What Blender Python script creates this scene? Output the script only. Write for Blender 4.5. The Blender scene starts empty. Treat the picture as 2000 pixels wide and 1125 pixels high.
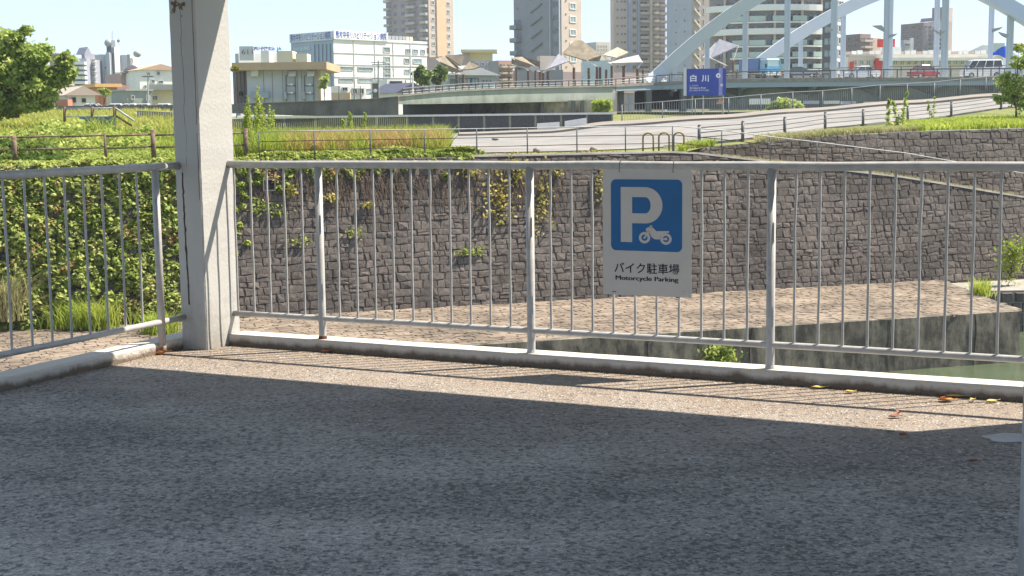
import bpy, math, random
import numpy as np
from mathutils import Vector, Matrix
from math import radians, sin, cos, tan, pi
random.seed(7); rng = np.random.default_rng(7)
S = bpy.context.scene
COL = S.collection
# ------------------------------------------------------------------ camera
FPX, PIT, ROLL, EYE = 2717.7, 0.1194, -0.0126, 1.3395
cd = bpy.data.cameras.new('camera'); cam = bpy.data.objects.new('camera', cd); COL.objects.link(cam)
cd.lens = 36*FPX/2000; cd.sensor_width = 36; cd.clip_start = .05; cd.clip_end = 20000
cam.matrix_world = Matrix.Translation((0, 0, EYE)) @ Matrix.Rotation(pi/2-PIT, 4, 'X') @ Matrix.Rotation(ROLL, 4, 'Z')
S.camera = cam
# ------------------------------------------------------------------ light
SUN_EL, SUN_AZ = radians(56), radians(74.5)          # azimuth clockwise from +Y
w = bpy.data.worlds.new('World'); S.world = w; w.use_nodes = True
nt = w.node_tree; bg = nt.nodes['Background']
sky = nt.nodes.new('ShaderNodeTexSky'); sky.sky_type = 'NISHITA'; sky.sun_disc = False
sky.sun_elevation = SUN_EL; sky.sun_rotation = SUN_AZ; sky.air_density = .40; sky.dust_density = .2; sky.ozone_density = 1.0
tc = nt.nodes.new('ShaderNodeTexCoord'); mp = nt.nodes.new('ShaderNodeMapping'); mp.inputs['Scale'].default_value = (2.2, 2.2, 9)
nz = nt.nodes.new('ShaderNodeTexNoise'); nz.inputs['Scale'].default_value = 3.3; nz.inputs['Detail'].default_value = 9; nz.inputs['Roughness'].default_value = .6
cr = nt.nodes.new('ShaderNodeValToRGB'); cr.color_ramp.elements[0].position = .60; cr.color_ramp.elements[1].position = .75
cr.color_ramp.elements[0].color = (.5, .5, .5, 1); cr.color_ramp.elements[1].color = (.8, .8, .8, 1)
mx = nt.nodes.new('ShaderNodeMixRGB'); mx.inputs['Color2'].default_value = (3.75, 4.55, 5.4, 1)
L = nt.links.new
L(tc.outputs['Generated'], mp.inputs[0]); L(mp.outputs[0], nz.inputs['Vector']); L(nz.outputs['Fac'], cr.inputs[0])
L(cr.outputs[0], mx.inputs['Fac']); L(sky.outputs[0], mx.inputs['Color1']); L(mx.outputs[0], bg.inputs[0])
bg.inputs[1].default_value = .078
sl = bpy.data.lights.new('sun', 'SUN'); sl.energy = 3.95; sl.angle = radians(.53); sl.color = (1, .89, .75)
so = bpy.data.objects.new('sun', sl); COL.objects.link(so)
SUNV = Vector((cos(SUN_EL)*sin(SUN_AZ), cos(SUN_EL)*cos(SUN_AZ), sin(SUN_EL)))
so.rotation_euler = SUNV.to_track_quat('Z', 'Y').to_euler(); so.location = (20, 0, 40)
S.view_settings.view_transform = 'Standard'; S.view_settings.look = 'None'
S.view_settings.exposure = 1.68; S.view_settings.gamma = 1
# ------------------------------------------------------------------ geometry of the place
def ray(px, py):
    x = (px-1000)/FPX; y = -(py-562.5)/FPX
    c, s = cos(ROLL), sin(ROLL); x, y = c*x-s*y, s*x+c*y
    return Vector((x, cos(PIT)+y*sin(PIT), -sin(PIT)+y*cos(PIT)))
def P(px, py, Y): r = ray(px, py); return Vector((0, 0, EYE))+r*(Y/r.y)
def PZ(px, py, z=0): r = ray(px, py); return Vector((0, 0, EYE))+r*((z-EYE)/r.z)
def HOR(px): return 236.4-(px-1000)*.0126
def MPP(Y): return Y/FPX            # metres per photo pixel at that distance
AA = .4492; D1 = Vector((cos(AA), -sin(AA), 0)); N1 = Vector((sin(AA), cos(AA), 0)); UP = Vector((0, 0, 1))
def UV(u, v, z=0): return D1*u+N1*v+UP*z
def on_v(px, v):                    # u where the column of pixels px meets the vertical plane v
    r = ray(px, 500); return v/r.dot(N1)*r.dot(D1)
def on_u(px, py, u):
    r = ray(px, py); return u/r.dot(D1)*r.dot(N1)
# ------------------------------------------------------------------ object helpers
def wloc(o):
    v = Vector((0, 0, 0))
    while o is not None: v = v+o.location; o = o.parent
    return v
def tag(o, label=None, cat=None, group=None, kind=None):
    if label: o['label'] = label
    if cat: o['category'] = cat
    if group: o['group'] = group
    if kind: o['kind'] = kind
    return o
def thing(name, label, cat, loc, group=None):
    o = bpy.data.objects.new(name, None); COL.objects.link(o); o.location = loc; o.empty_display_size = .2
    return tag(o, label, cat, group)
class MB:
    def __init__(s): s.v = []; s.f = []; s.m = []
    def add(s, vs, fs, mi=0):
        n = len(s.v); s.v += [Vector(v) for v in vs]; s.f += [tuple(i+n for i in f) for f in fs]; s.m += [mi]*len(fs); return s
    def para(s, o, a, b, c, mi=0):      # parallelepiped from corner o
        o, a, b, c = map(Vector, (o, a, b, c))
        if a.cross(b).dot(c) < 0: a, b = b, a
        return s.add([o, o+a, o+a+b, o+b, o+c, o+a+c, o+a+b+c, o+b+c],
                     [(3, 2, 1, 0), (4, 5, 6, 7), (0, 1, 5, 4), (1, 2, 6, 5), (2, 3, 7, 6), (3, 0, 4, 7)], mi)
    def box(s, c, sx, sy, sz, yaw=0, mi=0):
        a = Vector((cos(yaw), sin(yaw), 0))*sx; b = Vector((-sin(yaw), cos(yaw), 0))*sy; h = UP*sz
        return s.para(Vector(c)-a/2-b/2-h/2, a, b, h, mi)
    def bar(s, p, q, wd, ht, mi=0):     # rectangular bar p to q
        p, q = Vector(p), Vector(q); d = (q-p).normalized(); sd = d.cross(UP)
        if sd.length < .01: sd = Vector((1, 0, 0))
        sd.normalize(); up = sd.cross(d).normalized()
        return s.para(p-sd*wd/2-up*ht/2, q-p, sd*wd, up*ht, mi)
    def tube(s, pts, r, n=8, mi=0, cap=True):
        pts = [Vector(p) for p in pts]; rs = r if isinstance(r, (list, tuple)) else [r]*len(pts)
        base = len(s.v); prev = None
        for i, p in enumerate(pts):
            d = (pts[min(i+1, len(pts)-1)]-pts[max(i-1, 0)]).normalized()
            a = prev if prev is not None else (Vector((1, 0, 0)) if abs(d.x) < .9 else Vector((0, 1, 0)))
            a = (a-d*a.dot(d)).normalized(); prev = a; b = d.cross(a)
            for k in range(n): t = 2*pi*k/n; s.v.append(p+(a*cos(t)+b*sin(t))*rs[i])
        for i in range(len(pts)-1):
            for k in range(n):
                k2 = (k+1) % n; q = base+i*n; s.f.append((q+k, q+k2, q+n+k2, q+n+k)); s.m.append(mi)
        if cap:
            s.f.append(tuple(base+k for k in reversed(range(n)))); s.m.append(mi)
            s.f.append(tuple(base+(len(pts)-1)*n+k for k in range(n))); s.m.append(mi)
        return s
    def ball(s, c, r, n=12, m=7, sq=(1, 1, 1), mi=0):
        c = Vector(c); vs = []; fs = []
        for i in range(1, m):
            for k in range(n):
                a = pi*i/m; t = 2*pi*k/n; vs.append(c+Vector((sin(a)*cos(t)*sq[0], sin(a)*sin(t)*sq[1], cos(a)*sq[2]))*r)
        vs += [c+UP*r*sq[2], c-UP*r*sq[2]]; T = len(vs)-2
        for i in range(m-2):
            for k in range(n): k2 = (k+1) % n; fs.append((i*n+k, (i+1)*n+k, (i+1)*n+k2, i*n+k2))
        for k in range(n): k2 = (k+1) % n; fs += [(T, k, k2), (T+1, (m-2)*n+k2, (m-2)*n+k)]
        return s.add(vs, fs, mi)
    def prism(s, poly, ex, mi=0):       # planar polygon (3d points) extruded by vector ex
        poly = [Vector(p) for p in poly]; ex = Vector(ex); n = len(poly)
        nrm = Vector((0, 0, 0))
        for i in range(n): nrm += poly[i].cross(poly[(i+1) % n])
        if nrm.dot(ex) > 0: poly.reverse()
        return s.add(poly+[p+ex for p in poly], [tuple(range(n)), tuple(range(2*n-1, n-1, -1))] + [(i, i+n, (i+1) % n+n, (i+1) % n) for i in range(n)], mi)
    def loft(s, rows, closed=True, cap=True, mi=0):
        n = len(rows[0]); vs = [p for r in rows for p in r]; fs = []
        for i in range(len(rows)-1):
            for k in range(n if closed else n-1):
                k2 = (k+1) % n; fs.append((i*n+k, i*n+k2, (i+1)*n+k2, (i+1)*n+k))
        if cap and closed: fs += [tuple(reversed(range(n))), tuple(range((len(rows)-1)*n, len(rows)*n))]
        return s.add(vs, fs, mi)
    def mesh(s, name, mats, off=Vector((0, 0, 0)), smooth=False):
        me = bpy.data.meshes.new(name)
        me.from_pydata([tuple(v-off) for v in s.v], [], s.f)
        for m in (mats if isinstance(mats, (list, tuple)) else [mats]): me.materials.append(m)
        if any(s.m): me.polygons.foreach_set('material_index', s.m)
        if smooth:
            me.polygons.foreach_set('use_smooth', [True]*len(s.f))
        me.update(); return me
    def build(s, name, mats, parent=None, smooth=False, at=None, **kw):
        base = wloc(parent) if parent else Vector((0, 0, 0))
        at = Vector(at) if at is not None else (base if parent else Vector((0, 0, 0)))
        me = s.mesh(name, mats, at, smooth)
        if smooth == 'auto':
            me.polygons.foreach_set('use_smooth', [len(f) == 4 for f in s.f])
        o = bpy.data.objects.new(name, me); COL.objects.link(o); o.parent = parent; o.location = at-base
        return tag(o, **kw)
def inst(me, name, wpos, parent, **kw):
    o = bpy.data.objects.new(name, me); COL.objects.link(o); o.parent = parent
    o.location = Vector(wpos)-(wloc(parent) if parent else Vector((0, 0, 0))); return tag(o, **kw)
def npmesh(name, verts, faces_n, mat, parent=None, smooth=False, **kw):
    """verts (N,3) grouped in equal polygons of faces_n vertices"""
    base = wloc(parent) if parent else Vector((0, 0, 0))
    verts = np.asarray(verts, np.float32)-np.array(base, np.float32); n = len(verts); nf = n//faces_n
    me = bpy.data.meshes.new(name); me.vertices.add(n); me.vertices.foreach_set('co', verts.ravel())
    me.loops.add(n); me.loops.foreach_set('vertex_index', np.arange(n, dtype=np.int32))
    me.polygons.add(nf); me.polygons.foreach_set('loop_start', np.arange(nf, dtype=np.int32)*faces_n)
    for m in (mat if isinstance(mat, list) else [mat]): me.materials.append(m)
    me.update(calc_edges=True)
    o = bpy.data.objects.new(name, me); COL.objects.link(o); o.parent = parent; return tag(o, **kw)
# ------------------------------------------------------------------ materials
def N(t, ty, **kw):
    n = t.nodes.new(ty)
    for k, v in kw.items():
        if k in n.inputs: n.inputs[k].default_value = v
        else: setattr(n, k, v)
    return n
def mat(name, col, rough=.8, var=.12, scale=3, bump=0, bscale=40, metal=0, spec=.3, rnd=0, col2=None, lo=.42, hi=.62, stretch=None, emit=0, macro=0):
    m = bpy.data.materials.new(name); m.use_nodes = True; t = m.node_tree; b = t.nodes['Principled BSDF']; lk = t.links.new
    b.inputs['Roughness'].default_value = rough; b.inputs['Metallic'].default_value = metal
    b.inputs['Specular IOR Level'].default_value = spec
    g = N(t, 'ShaderNodeNewGeometry'); pos = g.outputs['Position']
    if stretch:
        mpn = N(t, 'ShaderNodeMapping'); mpn.inputs['Scale'].default_value = stretch; lk(pos, mpn.inputs[0]); pos = mpn.outputs[0]
    n1 = N(t, 'ShaderNodeTexNoise', Scale=scale, Detail=8, Roughness=.65); lk(pos, n1.inputs['Vector'])
    c1 = tuple(c*(1-var) for c in col)+(1,); c2 = tuple(min(1, c*(1+var)) for c in col)+(1,)
    if col2: c1, c2 = tuple(col)+(1,), tuple(col2)+(1,)
    r = N(t, 'ShaderNodeValToRGB'); r.color_ramp.elements[0].position = lo; r.color_ramp.elements[1].position = hi
    r.color_ramp.elements[0].color = c1; r.color_ramp.elements[1].color = c2; lk(n1.outputs['Fac'], r.inputs[0]); out = r.outputs[0]
    if rnd:
        oi = N(t, 'ShaderNodeObjectInfo'); ad = N(t, 'ShaderNodeMath', operation='ADD'); fr = N(t, 'ShaderNodeMath', operation='FRACT')
        lk(oi.outputs['Random'], ad.inputs[0]); lk(g.outputs['Random Per Island'], ad.inputs[1]); lk(ad.outputs[0], fr.inputs[0])
        mr = N(t, 'ShaderNodeMapRange'); mr.inputs['To Min'].default_value = 1-rnd; mr.inputs['To Max'].default_value = 1+rnd
        lk(fr.outputs[0], mr.inputs[0]); hs = N(t, 'ShaderNodeHueSaturation'); lk(mr.outputs[0], hs.inputs['Value']); lk(out, hs.inputs['Color'])
        out = hs.outputs[0]
    if macro:
        n4 = N(t, 'ShaderNodeTexNoise', Scale=macro, Detail=5, Roughness=.6); lk(g.outputs['Position'], n4.inputs['Vector'])
        m4 = N(t, 'ShaderNodeMapRange'); m4.inputs['From Min'].default_value = .35; m4.inputs['From Max'].default_value = .65; m4.inputs['To Min'].default_value = .68; m4.inputs['To Max'].default_value = 1.25
        lk(n4.outputs['Fac'], m4.inputs[0]); x4 = N(t, 'ShaderNodeMixRGB', blend_type='MULTIPLY'); x4.inputs['Fac'].default_value = 1; lk(out, x4.inputs['Color1']); lk(m4.outputs[0], x4.inputs['Color2']); out = x4.outputs[0]
    lk(out, b.inputs['Base Color'])
    if bump:
        n2 = N(t, 'ShaderNodeTexNoise', Scale=bscale, Detail=6, Roughness=.7); lk(g.outputs['Position'], n2.inputs['Vector'])
        bp = N(t, 'ShaderNodeBump', Strength=bump, Distance=.02); lk(n2.outputs['Fac'], bp.inputs['Height']); lk(bp.outputs[0], b.inputs['Normal'])
    if emit: b.inputs['Emission Strength'].default_value = emit
    return m
def leafmat(name, cols, trans=.45, nscale=.7):
    m = bpy.data.materials.new(name); m.use_nodes = True; t = m.node_tree; lk = t.links.new
    b = t.nodes['Principled BSDF']; b.inputs['Roughness'].default_value = .6; b.inputs['Specular IOR Level'].default_value = .25
    g = N(t, 'ShaderNodeNewGeometry'); r = N(t, 'ShaderNodeValToRGB'); el = r.color_ramp.elements
    for i, c in enumerate(cols):
        e = el[i] if i < 2 else el.new(.5)
        e.position = i/(len(cols)-1); e.color = tuple(c)+(1,)
    for i, c in enumerate(cols): el[i].position = i/(len(cols)-1); el[i].color = tuple(c)+(1,)
    nn = N(t, 'ShaderNodeTexNoise', Scale=nscale, Detail=3); lk(g.outputs['Position'], nn.inputs['Vector'])
    a = N(t, 'ShaderNodeMath', operation='MULTIPLY_ADD'); a.inputs[1].default_value = .5
    ms = N(t, 'ShaderNodeMapRange'); ms.inputs['From Min'].default_value = .3; ms.inputs['From Max'].default_value = .7; ms.inputs['To Max'].default_value = .5
    lk(nn.outputs['Fac'], ms.inputs[0]); lk(g.outputs['Random Per Island'], a.inputs[0]); lk(ms.outputs[0], a.inputs[2]); lk(a.outputs[0], r.inputs[0])
    lk(r.outputs[0], b.inputs['Base Color'])
    tr = N(t, 'ShaderNodeBsdfTranslucent'); lk(r.outputs[0], tr.inputs[0]); mxs = N(t, 'ShaderNodeMixShader'); mxs.inputs[0].default_value = trans
    lk(b.outputs[0], mxs.inputs[1]); lk(tr.outputs[0], mxs.inputs[2]); lk(mxs.outputs[0], t.nodes['Material Output'].inputs[0])
    return m
M = {}
def mk(k, *a, **kw): M[k] = mat(k, *a, **kw); return M[k]
mk('white_paint', (.62, .62, .60), .5, .06, 6, .15, 120)
mk('rail_paint', (.36, .36, .35), .42, .10, 14, .12, 200, spec=.5)
mk('rust', (.11, .05, .028), .9, .3, 60, .4, 200)
mk('pole_paint', (.50, .51, .52), .5, .1, 8)
mk('steel_dark', (.12, .125, .13), .5, .15, 10)
mk('steel_grey', (.34, .36, .37), .5, .12, 6)
mk('brown_steel', (.13, .08, .055), .7, .2, 8)
mk('fence_grey', (.25, .27, .28), .6, .12, 3)
mk('glass', (.06, .075, .085), .12, .2, .3, spec=.8)
mk('glass_pale', (.22, .30, .31), .15, .25, .3, spec=.8)
mk('black', (.015, .015, .017), .6)
mk('rubber', (.02, .02, .02), .9)
mk('white', (.75, .75, .73), .5, .04)
mk('sign_blue', (.006, .105, .28), .45, .05, 8, spec=.4)
mk('sign_white', (.50, .475, .43), .5, .03, 5, spec=.4)
mk('sign_black', (.012, .012, .014), .5, .05)
mk('bark', (.12, .085, .06), .95, .3, 12, .6, 60)
mk('soil', (.16, .13, .075), .95, .3, 1.2, .5, 8, col2=(.20, .20, .07))
mk('grass_soil', (.09, .12, .03), .95, .3, .6, .5, 6, col2=(.20, .19, .07))
mk('road', (.20, .197, .19), .9, .16, .35, .2, 20)
mk('coping', (.26, .245, .22), .9, .15, 2, .3, 30)
mk('stone', (.078, .067, .060), .95, .3, 9, 1.0, 26, rnd=.15, col2=(.168, .146, .13), macro=.45, lo=.35, hi=.7)
mk('mortar', (.068, .059, .053), .95, .3, 6, .5, 30)
mk('slab_underside', (.42, .41, .38), .9)
mk('water', (.075, .10, .06), .12, .1, .6, .12, 2.2, spec=.5)

def speckle(m, col, scale, lo_, amt=.9):     # small blisters of rust or grime on a painted surface
    t = m.node_tree; b = t.nodes['Principled BSDF']; src = b.inputs['Base Color'].links[0].from_socket; lk = t.links.new
    g = N(t, 'ShaderNodeNewGeometry'); n = N(t, 'ShaderNodeTexNoise', Scale=scale, Detail=5, Roughness=.7); lk(g.outputs['Position'], n.inputs['Vector'])
    r = N(t, 'ShaderNodeMapRange'); r.inputs['From Min'].default_value = lo_; r.inputs['From Max'].default_value = lo_+.05; r.inputs['To Max'].default_value = amt; lk(n.outputs['Fac'], r.inputs[0])
    x = N(t, 'ShaderNodeMixRGB'); x.inputs['Color2'].default_value = tuple(col)+(1,); lk(r.outputs[0], x.inputs['Fac']); lk(src, x.inputs['Color1']); lk(x.outputs[0], b.inputs['Base Color'])
speckle(M['rail_paint'], (.13, .065, .035), 22, .69)
# ------------------------------------------------------------------ special materials: asphalt, kerb, pillar, river wall, paving
def asphalt():
    m = bpy.data.materials.new('asphalt'); m.use_nodes = True; t = m.node_tree; b = t.nodes['Principled BSDF']; lk = t.links.new
    g = N(t, 'ShaderNodeNewGeometry'); pos = g.outputs['Position']
    big = N(t, 'ShaderNodeTexNoise', Scale=.9, Detail=5, Roughness=.6); lk(pos, big.inputs['Vector'])
    mpn = N(t, 'ShaderNodeMapping'); mpn.inputs['Rotation'].default_value = (0, 0, radians(38)); mpn.inputs['Scale'].default_value = (.45, 1.7, 1)
    lk(pos, mpn.inputs[0]); st = N(t, 'ShaderNodeTexNoise', Scale=1.1, Detail=6, Roughness=.62); lk(mpn.outputs[0], st.inputs['Vector'])
    add = N(t, 'ShaderNodeMath', operation='ADD'); lk(big.outputs['Fac'], add.inputs[0]); lk(st.outputs['Fac'], add.inputs[1])
    r = N(t, 'ShaderNodeValToRGB'); e = r.color_ramp.elements
    e[0].position = .38; e[0].color = (.19, .185, .178, 1); e[1].position = .62; e[1].color = (.39, .375, .355, 1)
    hf = N(t, 'ShaderNodeMath', operation='MULTIPLY'); hf.inputs[1].default_value = .5; lk(add.outputs[0], hf.inputs[0]); lk(hf.outputs[0], r.inputs[0])
    # pale dust lying toward the kerb
    dot = N(t, 'ShaderNodeVectorMath', operation='DOT_PRODUCT'); dot.inputs[1].default_value = tuple(N1); lk(pos, dot.inputs[0])
    dn = N(t, 'ShaderNodeTexNoise', Scale=2.2, Detail=6); lk(pos, dn.inputs['Vector'])
    dm = N(t, 'ShaderNodeMath', operation='MULTIPLY_ADD'); dm.inputs[1].default_value = 1.6; lk(dn.outputs['Fac'], dm.inputs[0]); lk(dot.outputs['Value'], dm.inputs[2])
    mr = N(t, 'ShaderNodeMapRange'); mr.inputs['From Min'].default_value = 5.7; mr.inputs['From Max'].default_value = 7.2; mr.inputs['To Max'].default_value = .92; lk(dm.outputs[0], mr.inputs[0])
    mx1 = N(t, 'ShaderNodeMixRGB'); mx1.inputs['Color2'].default_value = (.225, .182, .142, 1); lk(mr.outputs[0], mx1.inputs['Fac']); lk(r.outputs[0], mx1.inputs['Color1'])
    # aggregate: every chip its own tone
    vo = N(t, 'ShaderNodeTexVoronoi', Scale=95); lk(pos, vo.inputs['Vector']); vs_ = N(t, 'ShaderNodeSeparateColor'); lk(vo.outputs['Color'], vs_.inputs[0])
    sp = N(t, 'ShaderNodeTexNoise', Scale=30, Detail=9, Roughness=.88); lk(pos, sp.inputs['Vector'])
    sr = N(t, 'ShaderNodeMapRange'); sr.inputs['From Min'].default_value = .36; sr.inputs['From Max'].default_value = .64; sr.inputs['To Min'].default_value = .55; sr.inputs['To Max'].default_value = 1.45
    lk(sp.outputs['Fac'], sr.inputs[0]); cr3 = N(t, 'ShaderNodeMapRange'); cr3.inputs['To Min'].default_value = .68; cr3.inputs['To Max'].default_value = 1.32; lk(vs_.outputs[0], cr3.inputs[0])
    mm = N(t, 'ShaderNodeMath', operation='MULTIPLY'); lk(sr.outputs[0], mm.inputs[0]); lk(cr3.outputs[0], mm.inputs[1])
    du = N(t, 'ShaderNodeMapRange'); du.inputs['To Max'].default_value = .35; du.inputs['To Min'].default_value = 1; lk(mr.outputs[0], du.inputs[0])
    mu = N(t, 'ShaderNodeMixRGB', blend_type='MULTIPLY'); lk(du.outputs[0], mu.inputs['Fac']); lk(mx1.outputs[0], mu.inputs['Color1']); lk(mm.outputs[0], mu.inputs['Color2'])
    # open pits between the chips, more of them where the surface is worn rough
    pv = N(t, 'ShaderNodeTexVoronoi', Scale=62); pd = N(t, 'ShaderNodeMixRGB'); pd.inputs['Fac'].default_value = .03; pn = N(t, 'ShaderNodeTexNoise', Scale=90, Detail=2); lk(pos, pn.inputs['Vector'])
    lk(pos, pd.inputs['Color1']); lk(pn.outputs['Color'], pd.inputs['Color2']); lk(pd.outputs[0], pv.inputs['Vector']); ps2 = N(t, 'ShaderNodeSeparateColor'); lk(pv.outputs['Color'], ps2.inputs[0])
    pp2 = N(t, 'ShaderNodeMapRange'); pp2.inputs['From Min'].default_value = .40; pp2.inputs['From Max'].default_value = .60; pp2.inputs['To Min'].default_value = .36; pp2.inputs['To Max'].default_value = .08; lk(hf.outputs[0], pp2.inputs[0])
    pm2 = N(t, 'ShaderNodeMath', operation='MULTIPLY'); lk(pp2.outputs[0], pm2.inputs[0]); lk(du.outputs[0], pm2.inputs[1])
    pl2 = N(t, 'ShaderNodeMath', operation='LESS_THAN'); lk(ps2.outputs[2], pl2.inputs[0]); lk(pm2.outputs[0], pl2.inputs[1]); pk2 = N(t, 'ShaderNodeMath', operation='MULTIPLY'); pk2.inputs[1].default_value = .62; lk(pl2.outputs[0], pk2.inputs[0])
    mp3 = N(t, 'ShaderNodeMixRGB'); mp3.inputs['Color2'].default_value = (.03, .031, .034, 1); lk(pk2.outputs[0], mp3.inputs['Fac']); lk(mu.outputs[0], mp3.inputs['Color1']); mu = mp3
    gt = N(t, 'ShaderNodeMath', operation='GREATER_THAN'); gt.inputs[1].default_value = .975; lk(vs_.outputs[1], gt.inputs[0])
    mx2 = N(t, 'ShaderNodeMixRGB'); mx2.inputs['Color2'].default_value = (.50, .50, .49, 1); wk = N(t, 'ShaderNodeMath', operation='MULTIPLY'); wk.inputs[1].default_value = .7
    lk(gt.outputs[0], wk.inputs[0]); lk(wk.outputs[0], mx2.inputs['Fac']); lk(mu.outputs[0], mx2.inputs['Color1'])
    lk(mx2.outputs[0], b.inputs['Base Color']); b.inputs['Roughness'].default_value = .75; b.inputs['Specular IOR Level'].default_value = .35
    bs = N(t, 'ShaderNodeMath', operation='ADD'); lk(sp.outputs['Fac'], bs.inputs[0]); lk(vo.outputs['Distance'], bs.inputs[1])
    bp = N(t, 'ShaderNodeBump', Strength=.9, Distance=.009); lk(bs.outputs[0], bp.inputs['Height']); lk(bp.outputs[0], b.inputs['Normal'])
    return m
M['asphalt'] = asphalt()
def stained(name, base, dark, zlo, zhi, streak=6, scale=2, crack=0, bump=.3, top=None):
    """concrete with run-off streaks; zlo..zhi fades the grime from full to none"""
    m = bpy.data.materials.new(name); m.use_nodes = True; t = m.node_tree; b = t.nodes['Principled BSDF']; lk = t.links.new
    g = N(t, 'ShaderNodeNewGeometry'); pos = g.outputs['Position']
    mpn = N(t, 'ShaderNodeMapping'); mpn.inputs['Scale'].default_value = (streak, streak, .35*streak if streak < 3 else .8); lk(pos, mpn.inputs[0])
    n1 = N(t, 'ShaderNodeTexNoise', Scale=1, Detail=7, Roughness=.7); lk(mpn.outputs[0], n1.inputs['Vector'])
    n2 = N(t, 'ShaderNodeTexNoise', Scale=scale, Detail=8, Roughness=.7); lk(pos, n2.inputs['Vector'])
    sx = N(t, 'ShaderNodeSeparateXYZ'); lk(pos, sx.inputs[0])
    mr = N(t, 'ShaderNodeMapRange'); mr.inputs['From Min'].default_value = zlo; mr.inputs['From Max'].default_value = zhi; mr.inputs['To Min'].default_value = .35; mr.inputs['To Max'].default_value = -.25
    lk(sx.outputs['Z'], mr.inputs[0])
    a = N(t, 'ShaderNodeMath', operation='ADD'); lk(n1.outputs['Fac'], a.inputs[0]); lk(mr.outputs[0], a.inputs[1])
    a2 = N(t, 'ShaderNodeMath', operation='MULTIPLY_ADD'); a2.inputs[1].default_value = .5; lk(n2.outputs['Fac'], a2.inputs[0]); lk(a.outputs[0], a2.inputs[2])
    r = N(t, 'ShaderNodeValToRGB'); e = r.color_ramp.elements; e[0].position = .62; e[0].color = tuple(base)+(1,); e[1].position = .95; e[1].color = tuple(dark)+(1,)
    lk(a2.outputs[0], r.inputs[0]); out = r.outputs[0]
    h = n2.outputs['Fac']
    if crack:
        dn = N(t, 'ShaderNodeTexNoise', Scale=crack*1.5, Detail=4); lk(pos, dn.inputs['Vector'])
        mv = N(t, 'ShaderNodeMixRGB'); mv.inputs['Fac'].default_value = .12; lk(pos, mv.inputs['Color1']); lk(dn.outputs['Color'], mv.inputs['Color2'])
        v = N(t, 'ShaderNodeTexVoronoi', Scale=crack, feature='DISTANCE_TO_EDGE'); lk(mv.outputs[0], v.inputs['Vector'])
        cr2 = N(t, 'ShaderNodeValToRGB'); cr2.color_ramp.elements[0].color = (.25, .25, .25, 1); cr2.color_ramp.elements[1].position = .026; lk(v.outputs['Distance'], cr2.inputs[0])
        mu = N(t, 'ShaderNodeMixRGB', blend_type='MULTIPLY'); mk_ = N(t, 'ShaderNodeMapRange'); mk_.inputs['From Min'].default_value = .48; mk_.inputs['From Max'].default_value = .62; mk_.inputs['To Max'].default_value = .8; lk(n2.outputs['Fac'], mk_.inputs[0]); lk(mk_.outputs[0], mu.inputs['Fac']); lk(out, mu.inputs['Color1']); lk(cr2.outputs[0], mu.inputs['Color2']); out = mu.outputs[0]
    lk(out, b.inputs['Base Color']); b.inputs['Roughness'].default_value = .85
    bp = N(t, 'ShaderNodeBump', Strength=bump, Distance=.02); n3 = N(t, 'ShaderNodeTexNoise', Scale=45, Detail=5); lk(pos, n3.inputs['Vector'])
    lk(n3.outputs['Fac'], bp.inputs['Height']); lk(bp.outputs[0], b.inputs['Normal'])
    return m
M['kerb_concrete'] = stained('kerb_concrete', (.50, .47, .42), (.15, .115, .085), .0, .062, 5, 9, bump=.5)
_r = M['kerb_concrete'].node_tree.nodes
for _n in _r:
    if _n.type == 'MAP_RANGE': _n.inputs['To Min'].default_value = .42; _n.inputs['To Max'].default_value = -.3
M['pillar_paint'] = stained('pillar_paint', (.40, .40, .385), (.26, .245, .22), -.4, .5, 4, 3, bump=.14)
M['river_concrete'] = stained('river_concrete', (.27, .24, .18), (.045, .042, .034), -8.6, -4.4, 1.9, 1.6, crack=2.0, bump=.9)
for _n in M['river_concrete'].node_tree.nodes:
    if _n.type == 'MAP_RANGE' and abs(_n.inputs['To Min'].default_value-.35) < .01: _n.inputs['To Min'].default_value = .12; _n.inputs['To Max'].default_value = .10
M['bridge_steel'] = stained('bridge_steel', (.29, .36, .41), (.23, .29, .33), -5, 0, .6, .3, bump=.05)
M['girder_green'] = stained('girder_green', (.30, .34, .31), (.17, .19, .17), 2, 5, .8, .4, bump=.05)
M['arch_paint'] = stained('arch_paint', (.45, .52, .60), (.36, .42, .49), -5, 0, .5, .2, bump=.03)
M['abutment'] = stained('abutment', (.60, .54, .40), (.06, .055, .045), -3, 8, .5, .3, bump=.1)
M['levee'] = stained('levee', (.15, .15, .15), (.06, .06, .06), -3, 6, .6, .3, bump=.1)
# ================================================================== THE DECK
UL, UR, VB, VF = -5.57, 9.0, -6.0, 7.00
d = MB(); d.para(UV(UL, VB, -.6), D1*(UR-UL), N1*(VF-VB), UP*.6)
d.build('deck_floor', M['asphalt'], kind='structure', label='grey asphalt parking deck floor')
# kerbs (upstands) : one long kerb under the front railing, one under the left railing
def kerb(name, o, along, across, h, label):
    m = MB(); n = 60; rows = []
    for i in range(n+1):
        p = o+along*(i/n); j = lambda s: Vector((rng.normal()*s, rng.normal()*s, rng.normal()*s*.6))
        a = across
        rows.append([p-UP*.01, p+UP*(h-.012)+j(.0015), p+a*.06+UP*h+j(.0015), p+a*.94+UP*h+j(.001), p+a+UP*(h-.01)+j(.001), p+a-UP*.01])
    m.loft([[Vector(q) for q in r] for r in rows]); fix(m)
    return m.build(name, M['kerb_concrete'], kind='structure', label=label)
def fix(m):
    pass
CU0, CU1, CV0, CV1 = -5.41, -5.22, 6.62, 6.95     # left pillar footprint
kerb('kerb', UV(CU1+.002, 6.83, .0), D1*(UR-CU1), N1*.17, .066, 'whitewashed concrete kerb under the long railing')
kerb('kerb', UV(-5.40, VB, .0), N1*(CV0+.30-VB), -D1*.17, .066, 'concrete kerb under the shaded side railing')
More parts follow.
